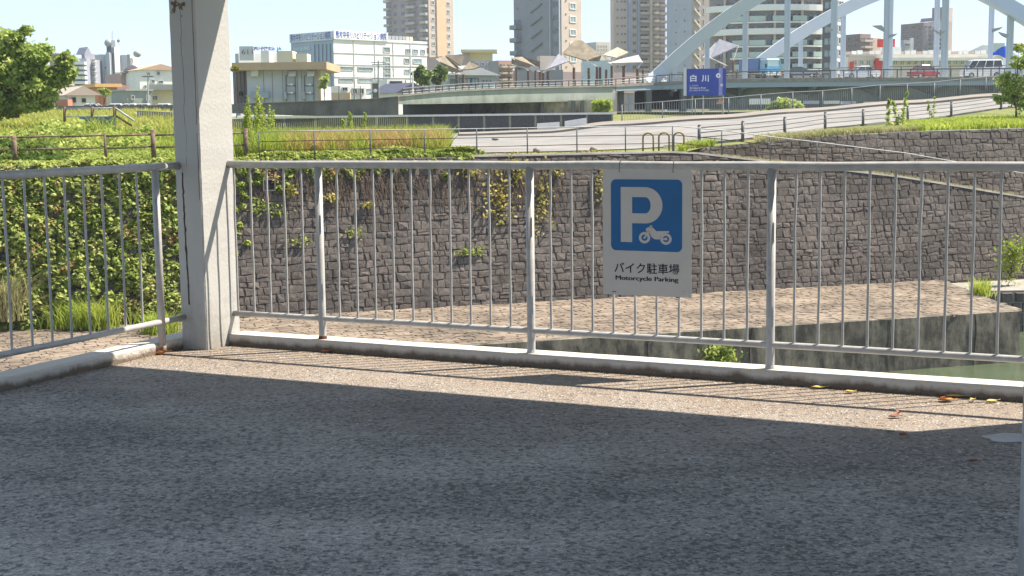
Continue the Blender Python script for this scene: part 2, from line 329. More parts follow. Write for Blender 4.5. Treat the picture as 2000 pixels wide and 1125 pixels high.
# pillars
def pillar(u0, u1, v0, v1, name, label):
    cx = UV(u0, v0, 0); root = thing(name, label, 'pillar', cx)
    m = MB(); w_, d_ = u1-u0, v1-v0; c = .008; rows = []
    prof = [(c, 0), (w_-c, 0), (w_, c), (w_, d_-c), (w_-c, d_), (c, d_), (0, d_-c), (0, c)]
    for z in np.linspace(-.003, 2.6, 40):
        rows.append([UV(u0+a+rng.normal()*.0006, v0+b+rng.normal()*.0006, z) for a, b in prof])
    m.loft(rows); m.build('shaft', M['pillar_paint'], root)
    return root
pl = pillar(CU0, CU1, CV0, CV1, 'concrete_pillar', 'white painted concrete pillar between the two railings')
pillar(.085, .275, CV0, CV1, 'concrete_pillar', 'white concrete pillar at the right end of the long railing')
# seam strip of old sealant and a running crack on the shaded face, dirty patch at the top
m = MB(); pts = [UV(CU0+.062+.006*sin(z*5)+rng.normal()*.0012, CV0-.001, z) for z in np.linspace(.27, 1.06, 36)]
m.loft([[p-D1*(.003+.003*abs(rng.normal())), p-D1*.002-N1*.004, p+D1*(.003+.003*abs(rng.normal())), p+N1*.001] for p in pts]); m.build('sealant', M['mortar'], pl)
m = MB(); pts = []; x = .088
for z in np.linspace(1.10, 2.05, 60): x += rng.normal()*.0022; x = min(max(x, .078), .10); pts.append(UV(CU0+x, CV0-.0006, z))
m.loft([[p-D1*.0007, p+D1*.0007, p+D1*.0007+N1*.001, p-D1*.0007+N1*.001] for p in pts]); m.build('crack', M['mortar'], pl)
m = MB(); m.loft([[p-D1*.002, p+D1*.001, p+D1*.001+N1*.001, p-D1*.002+N1*.001] for p in [UV(CU1-.014+rng.normal()*.0006, CV0-.0009, z) for z in np.linspace(.9, 2.3, 50)]]); m.build('edge_groove', M['rust'], pl)
m = MB()
for _ in range(26):
    s_ = random.uniform(.004, .016); c_ = UV(CU0+.02+abs(random.gauss(.04, .03)), CV0-.0012-random.random()*.001, 2.06-abs(random.gauss(0, .035)))
    if (c_-UV(CU0, CV0, c_.z)).dot(D1) < .17: m.prism([c_+D1*cos(t_)*s_*random.uniform(.5, 1.2)+UP*sin(t_)*s_*random.uniform(.5, 1.2) for t_ in np.linspace(0, 2*pi, 8, endpoint=False)], N1*.001)
m.build('dirt_patch', mat('dirt', (.16, .12, .09), .9, .4, 60), pl, kind='stuff')
# unseen roof slab, read from its shade edge; rear cut short for skylight
m = MB(); m.para(UV(-6.4, 3.0, 2.6), D1*16.5, N1*4.15, UP*.3)
m.build('roof_slab', M['slab_underside'], kind='structure', label='concrete roof slab over the parking deck')
# ------------------------------------------------------------------ railings
RT, RB = 1.1, .19
def railing_main():
    v = 6.89; u0 = CU1-.01; u1 = .085
    root = thing('guard_railing', 'long grey painted steel guard railing on the sunlit kerb', 'railing', UV(u0, v, .06))
    wob = lambda z, s=.004: [UV(u, v+rng.normal()*s*.3, z+rng.normal()*s*.3) for u in np.linspace(u0, u1, 14)]
    MB().tube(wob(RT), .0225, 12).build('top_rail', M['rail_paint'], root, smooth='auto')
    MB().tube(wob(RB, .003), .0175, 10).build('bottom_rail', M['rail_paint'], root, smooth='auto')
    posts = [on_v(x, v) for x in (626, 1036, 1506)]; sp = posts[2]-posts[1]; posts.append(posts[2]+sp)
    pm = MB().tube([(0, 0, .05), (0, 0, .062), (0, 0, RT-.01)], .0225, 12).mesh('post', M['rail_paint'])
    pm.polygons.foreach_set('use_smooth', [len(p.vertices) == 4 for p in pm.polygons])
    for p in posts[:3]:
        q = inst(pm, 'post', UV(p, v), root)
        MB().tube([UV(p, v, .058), UV(p, v, .085)], [.030, .0235], 12).build('weld_collar', M['rust'] if p == posts[0] else M['rail_paint'], root)
    bars = []
    for a, b in ((posts[0]-sp, posts[0]), (posts[0], posts[1]), (posts[1], posts[2]), (posts[2], posts[3])):
        for k in range(1, 11): bars.append(a+(b-a)*k/11)
    bars = [b for b in bars if b > CU1+.06 and b < u1-.02]+[CU1+.035]
    bms = []
    for k in range(5):
        b = MB(); q = [(rng.normal()*.0012 if 0 < i < 6 else 0, rng.normal()*.001 if 0 < i < 6 else 0, RB+(RT-RB)*i/6) for i in range(7)]
        b.tube(q, .0068, 7, cap=False); bms.append(b.mesh('baluster', M['rail_paint'], smooth=True))
    for i, b in enumerate(sorted(bars)): inst(bms[i % 5], 'baluster', UV(b, v, 0), root)
    return root
railing_main()
def railing_side():
    u = -5.385; v1 = CV0+.02; v0 = VB+.1
    root = thing('guard_railing', 'grey steel side railing in the shade left of the pillar', 'railing', UV(u, v1, .06))
    MB().tube([UV(u, t, RT+rng.normal()*.001) for t in np.linspace(v0, v1, 14)], .0225, 12).build('top_rail', M['rail_paint'], root, smooth='auto')
    MB().tube([UV(u, t, RB+rng.normal()*.001) for t in np.linspace(v0, v1, 14)], .0175, 10).build('bottom_rail', M['rail_paint'], root, smooth='auto')
    vp = on_u(309, 480, u); pm = MB().tube([(0, 0, .05), (0, 0, RT-.01)], .0225, 12).mesh('post', M['rail_paint'])
    pm.polygons.foreach_set('use_smooth', [len(p.vertices) == 4 for p in pm.polygons])
    vb = on_u(266, 346, u); va = on_u(46, 346, u); st = (vb-va)/6
    bm_ = MB().tube([(0, 0, RB), (.002, .001, .6), (0, 0, RT)], .0068, 7, cap=False).mesh('baluster', M['rail_paint'], smooth=True)
    inst(pm, 'post', UV(u, vp), root); k = 0; t = vb
    while t > v0+.1:
        k += 1
        if k % 11 == 10: inst(pm, 'post', UV(u, t), root)
        else: inst(bm_, 'baluster', UV(u, t), root)
        t -= st
railing_side()
# grey pole at the right edge of the view, standing on the deck
pp = PZ(1985, 1125, 0); r = ray(1985, 1100); q = Vector((r.x/r.y*3.5+.052, 3.5, 0))
root = thing('steel_pole', 'grey steel pole standing closest on the deck', 'pole', q)
MB().tube([q, q+UP*2.6], .045, 20).build('shaft', M['pole_paint'], root, smooth='auto')
MB().tube([q, q+UP*.012], .09, 20).build('base_plate', M['pole_paint'], root)
MB().tube([q+UP*1.42, q+UP*2.6], .0465, 20).build('rusty_sleeve', M['brown_steel'], root, smooth='auto')
# ------------------------------------------------------------------ text helper
def text_mesh(body, size, bold=0.0, align='CENTER', ex=.0):
    cu = bpy.data.curves.new('t', 'FONT'); cu.body = body; cu.size = size; cu.align_x = align; cu.offset = bold; cu.extrude = ex; cu.resolution_u = 5
    o = bpy.data.objects.new('t', cu); COL.objects.link(o); bpy.context.view_layer.update()
    dg = bpy.context.evaluated_depsgraph_get(); me = bpy.data.meshes.new_from_object(o.evaluated_get(dg))
    bpy.data.objects.remove(o); return me
def text(name, body, size, o, ax, up, material, parent, width=None, bold=0, align='CENTER', ex=.0006):
    me = text_mesh(body, size, bold, align, 0); nv = len(me.vertices); co = np.zeros(nv*3); me.vertices.foreach_get('co', co); co = co.reshape(-1, 3)
    k = 1
    if width: k = width/(co[:, 0].max()-co[:, 0].min())
    c0 = (co[:, 0].max()+co[:, 0].min())/2 if align == 'CENTER' else co[:, 0].min()
    ax = Vector(ax).normalized(); up = Vector(up).normalized(); nn = ax.cross(up)
    base = wloc(parent); out = []
    for c in co: out.append(Vector(o)+ax*((c[0]-c0)*k)+up*c[1]+nn*ex-base)
    for v, c in zip(me.vertices, out): v.co = c
    me.materials.clear(); me.materials.append(material); me.name = name
    for p in me.polygons: p.material_index = 0
    ob = bpy.data.objects.new(name, me); COL.objects.link(ob); ob.parent = parent; return ob
# ------------------------------------------------------------------ motorcycle parking sign
def parking_sign():
    v = 6.855
    ua, ub = on_v(1178, v), on_v(1351, v)
    def h(px, py): rr = ray(px, py); tt = v/rr.dot(N1); return EYE+rr.z*tt
    zt, zb = (h(1178, 331)+h(1351, 332))/2, (h(1178, 573)+h(1351, 583))/2
    o = UV(ua, v, zb); W_ = ub-ua; H_ = zt-zb
    root = thing('parking_sign', 'white motorcycle parking sign with blue square hung on the railing', 'sign', UV((ua+ub)/2, v, zb))
    tilt = Vector((0, 0, 1))
    def Q(x, y, e=0): return o+D1*(x*W_)+UP*(y*H_)-N1*e        # x,y in 0..1
    def rr(x0, y0, x1, y1, r, e0, n=6):
        pts = []
        ra = r/W_; rb = r/H_
        for cx, cy, a0 in ((x1-ra, y0+rb, -90), (x1-ra, y1-rb, 0), (x0+ra, y1-rb, 90), (x0+ra, y0+rb, 180)):
            for k in range(n+1): a = radians(a0+90*k/n); pts.append(Q(cx+ra*cos(a), cy+rb*sin(a), e0))
        return pts
    MB().prism(rr(0, 0, 1, 1, .002, .0), -N1*.003).build('board', M['sign_white'], root)
    def Y(y): return 1-(y-80)/(1045-80)          # from the enlarged photo: rows
    def X(x): return (x-100)/(780-100)
    e = .0034
    MB().prism(rr(X(165), Y(700), X(710), Y(153), .028, e), -N1*.0004).build('blue_panel', M['sign_blue'], root)
    # letter P
    e = .0042; m = MB()
    def ring_half(cx, cy, ro, ri, k0, k1, n=18):
        for k in range(n):
            a, b = radians(k0+(k1-k0)*k/n), radians(k0+(k1-k0)*(k+1)/n)
            m.add([Q(X(cx+ro[0]*cos(a)), Y(cy-ro[1]*sin(a)), e), Q(X(cx+ri[0]*cos(a)), Y(cy-ri[1]*sin(a)), e), Q(X(cx+ri[0]*cos(b)), Y(cy-ri[1]*sin(b)), e), Q(X(cx+ro[0]*cos(b)), Y(cy-ro[1]*sin(b)), e)], [(3, 2, 1, 0)])
    def rect(x0, y0, x1, y1, ee=None):
        ee = ee or e
        m.add([Q(X(x0), Y(y1), ee), Q(X(x1), Y(y1), ee), Q(X(x1), Y(y0), ee), Q(X(x0), Y(y0), ee)], [(0, 1, 2, 3)])
    rect(242, 212, 330, 634); rect(330, 212, 430, 288); rect(330, 412, 430, 488)
    ring_half(430, 350, (132, 138), (42, 62), 90, -90)
    m.build('letter', M['sign_white'], root)
    # motorcycle emblem
    m = MB()
    def circ(cx, cy, ro, ri, n=20): ring_half(cx, cy, (ro, ro), (ri, ri), 0, 360, n)
    circ(425, 597, 44, 24); circ(588, 603, 44, 24)
    circ(425, 597, 9, 0, 8); circ(588, 603, 12, 0, 8)
    def poly(ps): m.add([Q(X(a), Y(b), e+.0001) for a, b in ps], [tuple(reversed(range(len(ps))))] if False else [tuple(range(len(ps)))])
    poly([(500, 606), (478, 590), (462, 556), (440, 552), (434, 530), (452, 516), (490, 520), (515, 545), (612, 542), (612, 554), (570, 560), (545, 585), (540, 608)][::-1])
    poly([(418, 600), (430, 600), (470, 548), (455, 540)][::-1]); poly([(455, 522), (470, 500), (484, 504), (468, 526)][::-1]); poly([(466, 508), (488, 510), (488, 517), (466, 515)][::-1])
    poly([(545, 598), (588, 598), (588, 610), (545, 610)][::-1])
    m.build('motorcycle_emblem', M['sign_white'], root)
    e = .0036
    text('caption', 'バイク駐車場', .06, Q(X(440), Y(866), e), D1, UP, M['sign_black'], root, width=W_*(690-190)/680, bold=.0007)
    for k_ in (-2.2, 2.2): text('caption', 'Motorcycle Parking', .034, Q(X(441+k_), Y(928), e+k_*.00002), D1, UP, M['sign_black'], root, width=W_*(682-202)/680)
    for px in (X(232), X(642)):
        c = Q(px, 0, .004); zt2 = RT
        ring = [UV(0, 0, 0)+Vector((c.x, c.y, 0))+UP*zz-N1*nn for zz, nn in ((zt-.014, -.002), (zt-.008, .006), (zt+.02, -.002), (RT+.02, -.005), (RT+.026, -.03))]
        MB().tube(ring, .0016, 5).build('cable_tie', M['black'], root)
    for px, py in ((X(190), Y(1022)), (X(678), Y(1047))):
        c = Q(px, py, .004); MB().bar(c-D1*.011, c+D1*.011, .003, .003).build('cable_tie', M['black'], root)
    for px, py in ((X(445), Y(74)), (X(730), Y(928)), (X(727), Y(1008))):
        MB().ball(Q(px, py+.01, .0035), .0022, 6, 4).build('screw_hole', M['steel_dark'], root)
parking_sign()
# ------------------------------------------------------------------ fallen leaves
leaf_o = mat('leaf_orange', (.55, .20, .05), .7, .3, 30); leaf_y = mat('leaf_yellow', (.60, .42, .13), .7, .25, 30); leaf_b = mat('leaf_brown', (.24, .10, .06), .8, .3, 30)
leaf_g = mat('leaf_green', (.18, .20, .07), .7, .3, 30)
def dead_leaf(px, py, wpx, mt, label, curl=.4, yaw=0, asp=.5):
    c = PZ(px, py, .004); r_ = wpx*MPP(c.y)/2; m = MB(); rows = []
    n = 9
    for i in range(n):
        t = -1+2*i/(n-1); wd = asp*(1-t*t)**.7+.02
        row = []
        for j in (-1, -.5, 0, .5, 1):
            p = Vector((t*r_, j*wd*r_, r_*curl*(j*j*wd*.9+.22*t*t+.1*sin(3*t+j*2))+.003))
            row.append(c+Matrix.Rotation(yaw, 3, 'Z') @ p)
        rows.append(row)
    m.loft(rows, closed=False)
    root = m.build('fallen_leaf', mt, at=c, label=label, cat='leaf', group='dry leaves lying on the deck')
    so_ = root.modifiers.new('t', 'SOLIDIFY'); so_.thickness = .0008
    tip = c+Matrix.Rotation(yaw, 3, 'Z') @ Vector((r_, 0, .003+r_*curl*.22)); MB().tube([tip, tip+Matrix.Rotation(yaw, 3, 'Z') @ Vector((r_*.4, r_*.1, .002))], .0012, 5).build('stalk', mt, root)
dead_leaf(720, 689, 26, leaf_o, 'round tan leaf standing up against the kerb right of the first post', 1.3, .2, .8)
dead_leaf(318, 691, 26, leaf_o, 'orange curled leaf in the corner by the pillar', .9, .6)
dead_leaf(638, 688, 22, leaf_b, 'small brown leaf at the foot of the rusty first post', .6, .3)
dead_leaf(1848, 783, 34, leaf_o, 'largest orange leaf against the kerb, with yellow one behind', .5, .1, .6)
dead_leaf(1868, 775, 44, leaf_y, 'long yellow blade-shaped leaf touching the kerb', .3, -.2, .25)
dead_leaf(1900, 783, 18, leaf_y, 'small yellow leaf next to the long yellow one', .9, .8)
dead_leaf(1938, 785, 30, leaf_y, 'yellow leaf farthest right along the kerb', .5, .35, .35)
dead_leaf(1755, 808, 18, leaf_b, 'red-brown crumpled leaf on the railing shadow', 1.2, 1.2, .7)
dead_leaf(1748, 815, 28, leaf_b, 'flat brown leaf just below the crumpled one', .5, .2, .5)
dead_leaf(1738, 846, 16, leaf_g, 'greenish leaf at the tip of the sunlit strip', .9, .1, .5)
dead_leaf(1764, 852, 22, leaf_b, 'dark brown leaf on the edge of the shade', .9, -1.0, .5)
dead_leaf(1903, 902, 24, leaf_b, 'brown leaf alone in the shade near the pole', .5, -.2, .45)
dead_leaf(1600, 758, 34, leaf_y, 'pale yellow leaf strip beneath the kerb right of the third post', .5, .1, .3)
dead_leaf(1660, 767, 22, leaf_y, 'tiny yellow leaf near the kerb mid panel', .8, .3, .4)
dead_leaf(1283, 731, 18, leaf_o, 'tiny orange leaf at the kerb below the parking sign', .8, .3, .4)
dead_leaf(705, 972, 9, mat('scrap_white', (.6, .6, .58), .7), 'tiny white scrap in the middle of the shaded asphalt', .4, .3, .6)
# grit along the kerb and scattered over the deck
vs = []
def grit(n, fu, fv, smin, smax):
    for _ in range(n):
        u, v = fu(), fv(); s_ = random.uniform(smin, smax); c = UV(u, v, s_*.4); a = random.random()*6.3
        p = [c+Vector((cos(a+k*2.1)*s_*random.uniform(.6, 1.1), sin(a+k*2.1)*s_*random.uniform(.6, 1.1), -s_*.4)) for k in range(3)]; t_ = c+UP*s_*.5
        for k in range(3): vs.extend([p[k], p[(k+1) % 3], t_])
grit(1500, lambda: random.uniform(-5.2, 0), lambda: 6.83-abs(random.gauss(0, .035)), .0015, .006)
grit(500, lambda: -5.40+abs(random.gauss(0, .03)), lambda: random.uniform(3, 6.6), .0015, .005)
grit(350, lambda: random.uniform(-5.3, 1.5), lambda: random.uniform(2, 6.8), .0012, .0035)
npmesh('loose_grit', np.array([tuple(v) for v in vs]), 3, mat('grit', (.10, .085, .07), .9, .5, 40, rnd=.6), kind='stuff', label='grit and crumbs along the kerb')
# puddle of pale residue in the shade at right
c = PZ(1975, 856, 0); m = MB(); pts = [c+UP*.0035+Vector((cos(a)*.12*(1+.14*sin(3*a+1)+.07*sin(7*a)), sin(a)*.08*(1+.12*sin(2*a)+.08*sin(5*a)), 0)) for a in np.linspace(0, 2*pi, 28, endpoint=False)]
m.prism(pts, -UP*.003); m.build('puddle', mat('residue', (.27, .265, .26), .55, .15, 8, spec=.6), kind='structure', label='thin wet patch on the asphalt')
# ================================================================== THE FAR BANK
ZB = -5.2                                            # foot of the stone wall
B0 = PZ(470, 622, ZB); B1 = PZ(1780, 550, ZB); WD = (B1-B0).normalized(); WN = Vector((WD.y, -WD.x, 0)); BAT = .28
def wallp(u, z, off=0): return B0+WD*u+UP*(z-ZB)-WN*((z-ZB)*BAT)+WN*off
def on_wall(px, py, off=0):                          # (u, z) of a photo point on the wall's battered face
    r = ray(px, py); o = Vector((0, 0, EYE)); n = WN+UP*BAT; p0 = wallp(0, ZB, off)
    t = (p0-o).dot(n)/r.dot(n); p = o+r*t; return (p-p0).dot(WD), p.z
ZTOP = .12
def col_u(px, z, off=0):                             # u where column px crosses height z of the face
    lo, hi = -40, 60
    for _ in range(40):
        mid = (lo+hi)/2; p = wallp(mid, z, off)
        if p.x/p.y < (ray(px, 300).x/ray(px, 300).y): lo = mid
        else: hi = mid
    return lo
# lower wall's top line: flat, then following the ramp down to the right
uR0, zR0 = on_wall(1335, 297); uR1, zR1 = on_wall(1760, 346); uR2, zR2 = on_wall(1990, 384)
ZTOP = zR0
def ztop(u): return float(np.interp(u, [-60, uR0, uR1, uR2, uR2+8], [ZTOP, ZTOP, zR1, zR2, zR2-(zR1-zR2)*1.3]))
OFF2 = -1.7
up0, _ = on_wall(1335, 290, OFF2)
upT = [on_wall(px, py, OFF2) for px, py in ((1345, 291), (1500, 276), (1640, 264), (1800, 256), (2000, 250), (2300, 243))]
def ztop2(u): return float(np.interp(u, [a for a, b in upT], [b for a, b in upT]))
UL_, UR_ = -16.0, uR2+7
def stone_rows(u0, u1, z0, ztf, zbf, rowh, seed):
    """courses of rough stones; returns list of 4-corner (u,z)"""
    rg = np.random.default_rng(seed); out = []; nrow = int((max(ztf(u) for u in np.linspace(u0, u1, 60))-z0)/rowh)+2
    hz = np.cumsum(np.r_[0, rg.uniform(.84, 1.16, nrow)*rowh])+z0
    ph = rg.uniform(0, 6, (nrow+1, 3))
    def line(i, u): return hz[i]+.03*sin(u*.55+ph[i, 0])+.02*sin(u*1.7+ph[i, 1])+.012*sin(u*4.1+ph[i, 2])+.018*sin(u*9.3+ph[i, 0]*3)
    for i in range(nrow):
        u = u0-rg.uniform(0, .4)
        while u < u1:
            w_ = float(np.clip(rg.normal(.36, .11), .17, .72)); h = hz[i+1]-hz[i]
            a, b = u, u+w_; u = b
            jit = lambda s: rg.normal()*s
            q = [(a+jit(.022), line(i, a)), (b+jit(.022), line(i, b)), (b+jit(.022), line(i+1, b)), (a+jit(.022), line(i+1, a))]
            if rg.random() < .16 and h > .2:            # split in two flat ones
                md = [((q[0][0]+q[3][0])/2, (q[0][1]+q[3][1])/2+jit(.02)), ((q[1][0]+q[2][0])/2, (q[1][1]+q[2][1])/2+jit(.02))]
                parts_ = [[q[0], q[1], md[1], md[0]], [md[0], md[1], q[2], q[3]]]
            else: parts_ = [q]
            for s_ in parts_:
                uc = sum(p[0] for p in s_)/4; zt = ztf(uc); zb_ = zbf(uc)
                if min(p[1] for p in s_) > zt-.05 or max(p[1] for p in s_) < zb_+.02: continue
                s2 = [(p[0], min(max(p[1], zb_), zt)) for p in s_]
                if (s2[3][1]-s2[0][1]) < .06: continue
                out.append(s2)
    return out
def stone_geo(q, off, rg, g=.004):
    cu = sum(p[0] for p in q)/4; cz = sum(p[1] for p in q)/4
    d1 = rg.uniform(.006, .030); P_ = []; g *= rg.uniform(.3, 1.8)
    out = [(p[0]+(g if p[0] < cu else -g), p[1]+(g if p[1] < cz else -g)) for p in q]
    k = rg.uniform(.06, .14)
    inn = [(p[0]+(cu-p[0])*k*rg.uniform(.5, 1.4), p[1]+(cz-p[1])*k*rg.uniform(.5, 1.5)) for p in out]
    vs = [wallp(a, b, off-.03) for a, b in out]+[wallp(a, b, off+d1*rg.uniform(.4, 1.4)+.003) for a, b in inn]
    # two uneven inner points break the face
    c1 = (cu+rg.normal()*.05, cz+rg.normal()*.03)
    vs.append(wallp(c1[0], c1[1], off+d1*rg.uniform(.7, 1.7)+.008))
    fs = [(i, (i+1) % 4, 4+(i+1) % 4, 4+i) for i in range(4)]+[(4+i, 4+(i+1) % 4, 8) for i in range(4)]
    return vs, fs
def masonry(root, rows, off, nsingle, px_lo, px_hi):
    rg = np.random.default_rng(11); scored = []
    for q in rows:
        c = wallp(sum(p[0] for p in q)/4, sum(p[1] for p in q)/4, off)
        px = 1000+FPX*c.x/c.y/cos(PIT); area = (q[1][0]-q[0][0])*(q[2][1]-q[1][1])/c.y**2
        scored.append((area if px_lo < px < px_hi else 0, len(scored), q, c))
    order = sorted(scored, key=lambda s: -s[0]); rest = MB()
    for k, (sc_, _, q, c) in enumerate(order):
        vs, fs = stone_geo(q, off, rg)
        if k < nsingle and sc_ > 0: MB().add(vs, fs).build('stone', M['stone'], root, at=c)
        else: rest.add(vs, fs)
    if rest.v: rest.build('stones', M['stone'], root, kind='stuff')
root = thing('stone_wall', 'long dark stone retaining wall across the river', 'wall', wallp(6, ZB))
m = MB(); us = np.linspace(UL_, UR_, 50)
m.loft([[wallp(u, ZB-.6, 0), wallp(u, ztop(u)-.02, 0), wallp(u, ztop(u)-.02, -.5), wallp(u, ZB-.6, -2.5)] for u in us]); m.build('wall_core', M['mortar'], root)
rows = stone_rows(UL_, UR_, ZB-.05, lambda u: ztop(u)-.0, lambda u: ZB-.1, .265, 3)
masonry(root, rows, 0, 290, 480, 1990)
m = MB(); m.loft([[wallp(u, ztop(u)-.02, .05), wallp(u, ztop(u)+.05, .04), wallp(u, ztop(u)+.055, -.30), wallp(u, ztop(u)-.02, -.32)] for u in us if u > on_wall(880, 300)[0]]); m.build('coping', M['coping'], root)
root2 = thing('stone_wall', 'upper stone retaining wall behind the descending ramp', 'wall', wallp(20, 0, OFF2))
us2 = np.linspace(up0, UR_+3, 40); m = MB()
m.loft([[wallp(u, ztop(u)-.4, OFF2), wallp(u, ztop2(u)-.02, OFF2), wallp(u, ztop2(u)-.02, OFF2-.4), wallp(u, ztop(u)-.4, OFF2-.4)] for u in us2]); m.build('wall_core', M['mortar'], root2)
rows = stone_rows(up0, UR_+3, zR2-2.5, ztop2, lambda u: ztop(u)-.05, .27, 5)
masonry(root2, rows, OFF2, 290, 1300, 2000)
m = MB(); m.loft([[wallp(u, ztop(u)-.03, -.28), wallp(u, ztop(u)-.03, OFF2+.03)] for u in us2], closed=False); m.build('ramp', M['soil'], kind='structure')
# drain hole box in the wall
u_, z_ = on_wall(525, 361); c = wallp(u_, z_, .05); root = thing('drain_outlet', 'square concrete drain outlet high in the stone wall', 'drain', c)
a_ = .17; MB().para(c-WD*a_*1.28-UP*a_*1.24, WD*a_*2.56, UP*a_*.26, WN*.10).para(c-WD*a_*1.28+UP*a_, WD*a_*2.56, UP*a_*.26, WN*.10).para(c-WD*a_*1.28-UP*a_*.98, WD*a_*.25, UP*a_*1.98, WN*.10).para(c+WD*a_*1.03-UP*a_*.98, WD*a_*.25, UP*a_*1.98, WN*.10).build('concrete_frame', M['coping'], root)
MB().para(c-WD*a_*1.02-UP*a_*.98, WD*a_*2.04, UP*a_*1.97, WN*.035).build('opening_shade', M['black'], root)  # black plate stands in for the shade inside the drain
# ------------------------------------------------------------------ terrain behind the wall
KX = [-500, 0, 300, 500, 900, 1060, 1205, 1400, 1560, 1775, 1950, 2500]
KY = [48, 58, 70, 85, 100, 112, 125, 150, 200, 500]
KZ = np.array([
 [-1.22, -.9, -.5, .1, .5, .8, 1.15, 1.2, 1.2, 1.2], [-1.22, -.9, -.5, .1, .5, .8, 1.15, 1.2, 1.2, 1.2],
 [-1.22, -1.0, -.7, -.1, .35, .7, 1.15, 1.2, 1.2, 1.2], [-1.22, -1.15, -1.1, -1.0, -.9, -.75, -.3, .7, 1.2, 1.2],
 [-1.22, -1.12, -1.05, -.97, -.9, -.85, -.5, .6, 1.2, 1.2], [-1.22, -1.1, -1.0, -.9, -.78, -.8, -.6, .5, 1.2, 1.2],
 [-1.22, -1.05, -.9, -.58, -.23, -.5, -.7, .2, 1.2, 1.2], [-1.1, -.95, -.68, -.3, .12, .0, -.4, -.2, 1.2, 1.2],
 [-.8, -.88, -.52, .0, .49, .45, 0, 0, 1.2, 1.2], [-.7, -.80, -.5, .28, .98, .95, .5, .2, 1.2, 1.2],
 [-.6, -.72, -.38, .45, 1.41, 1.4, 1.0, .5, 1.2, 1.2], [-.5, -.60, -.2, .9, 2.4, 2.5, 2.0, 1.2, 1.2, 1.2]])
KY2 = np.array(KY, float)
def zterr_px(px, Y):
    i = int(np.clip(np.searchsorted(KX, px)-1, 0, len(KX)-2)); f = np.clip((px-KX[i])/(KX[i+1]-KX[i]), 0, 1); f = f*f*(3-2*f)
    a = np.interp(Y, KY2, KZ[i]); b = np.interp(Y, KY2, KZ[i+1]); return EYE+float(a*(1-f)+b*f)
def pxof(x, y): return 1000+FPX*x/(y*cos(PIT))
def zterr(x, y): return zterr_px(pxof(x, y), y)
def ground(px, Y, dz=0): s = (px-1000)*cos(PIT)/FPX; return Vector((s*Y, Y, zterr_px(px, Y)+dz))
_r0 = {}
def row0(px):
    k = round(px/2)
    if k not in _r0: _r0[k] = _row0(k*2)
    return _r0[k].copy()
def _row0(px):
    if px <= 1345: u = col_u(px, ZTOP); return wallp(u, ztop(u), -.28)
    lo, hi = up0-1, UR_+30
    for _ in range(40):
        mid = (lo+hi)/2; p = wallp(mid, ztop2(mid), OFF2)
        if pxof(p.x, p.y) < px: lo = mid
        else: hi = mid
    return wallp(lo, ztop2(lo), OFF2-.05)
PXS = list(np.arange(-700, 2900, 40)); YS = [0, .6, 2, 4, 7, 10, 14, 18, 23, 28, 33, 38, 43, 46, 48, 50, 54, 58, 63, 70, 80, 95, 120, 160, 220, 400]
def sheet(name, pxs, mt, ys, dz=0, label=None, y0f=None, kind='structure'):
    m = MB(); rows = []
    for px in pxs:
        a = row0(px); r = []
        for j, dy in enumerate(ys):
            if y0f: Y = y0f(px, j); r.append(ground(px, Y, dz+blend(px, Y, a)))
            elif j == 0: r.append(a)
            else: Y = a.y+dy; r.append(ground(px, Y, dz+blend(px, Y, a)))
        rows.append(r)
    m.loft(rows, closed=False); return m.build(name, mt, kind=kind, label=label)
def blend(px, Y, a):                 # let the table meet the wall's top edge
    k = max(0, 1-(Y-a.y)/6); return (a.z-zterr_px(px, a.y))*k
sheet('bank_ground', PXS, M['grass_soil'], YS, label='grassy bank top')
def gz(px, Y, dz=0): return ground(px, Y, dz+blend(px, Y, row0(px)))
# road on the bank: near edge / far edge as distances
NE = ([820, 870, 1100, 1250, 1370, 1455, 1537, 1616, 1690, 1862, 1960, 2300], [54, 53.2, 54.0, 55.3, 57.6, 59, 61, 67.5, 71, 77, 83, 100])
pxr = list(np.arange(820, 2500, 20))
def yroad(px, j):
    n = np.interp(px, *NE); fr = 100 if px > 1205 else 99; n = max(n, row0(px).y+.9)
    return n+(fr-n)*j/16
sheet('road', pxr, M['road'], [0]*17, .035, 'pale paved riverside road climbing to the right', y0f=yroad)
m = MB(); m.loft([[gz(px, yroad(px, 0)-.15, -.1), gz(px, yroad(px, 0)-.15, .10), gz(px, yroad(px, 0)+.05, .10), gz(px, yroad(px, 0)+.05, -.1)] for px in pxr if px > 1280]); m.build('road_kerb', M['coping'], kind='structure')
def yfoot(px, k): n_ = yroad(px, 0); return n_+(99.2-n_)*(.80+.2*k)
m = MB(); pf = [x for x in pxr if x > 880]
m.loft([[gz(x, yfoot(x, 0), .0), gz(x, yfoot(x, 0), .17), gz(x, yfoot(x, 0)+.3, .17), gz(x, yfoot(x, .5), .17), gz(x, yfoot(x, 1), .17)] for x in pf], closed=False); m.build('footway', mat('footway', (.21, .19, .165), .9, .14, .5), kind='structure', label='raised footway along the far side of the road')
# ------------------------------------------------------------------ apron, river, riverside wall
A = [PZ(px, py, ZB+.02) for px, py in ((1842, 548), (1988, 606), (1100, 661))]
ed = (A[1]-A[2]).normalized(); lf = A[2]-ed*60
def facing(px, py): return PZ(px, py, ZB+.02)
m = MB(); bl = wallp(UL_-20, ZB)-WN*.5; br = wallp((A[0]-B0).dot(WD), ZB)-WN*.4
m.add([lf-UP*.06, A[1]-UP*.06, A[0]-UP*.06, Vector((br.x, br.y, ZB-.04)), Vector((bl.x, bl.y, ZB-.04))], [(0, 1, 2, 3, 4)]); m.build('stone_apron', mat('apron_base', (.125, .10, .078), .95, .3, 3), kind='structure', label='river apron')
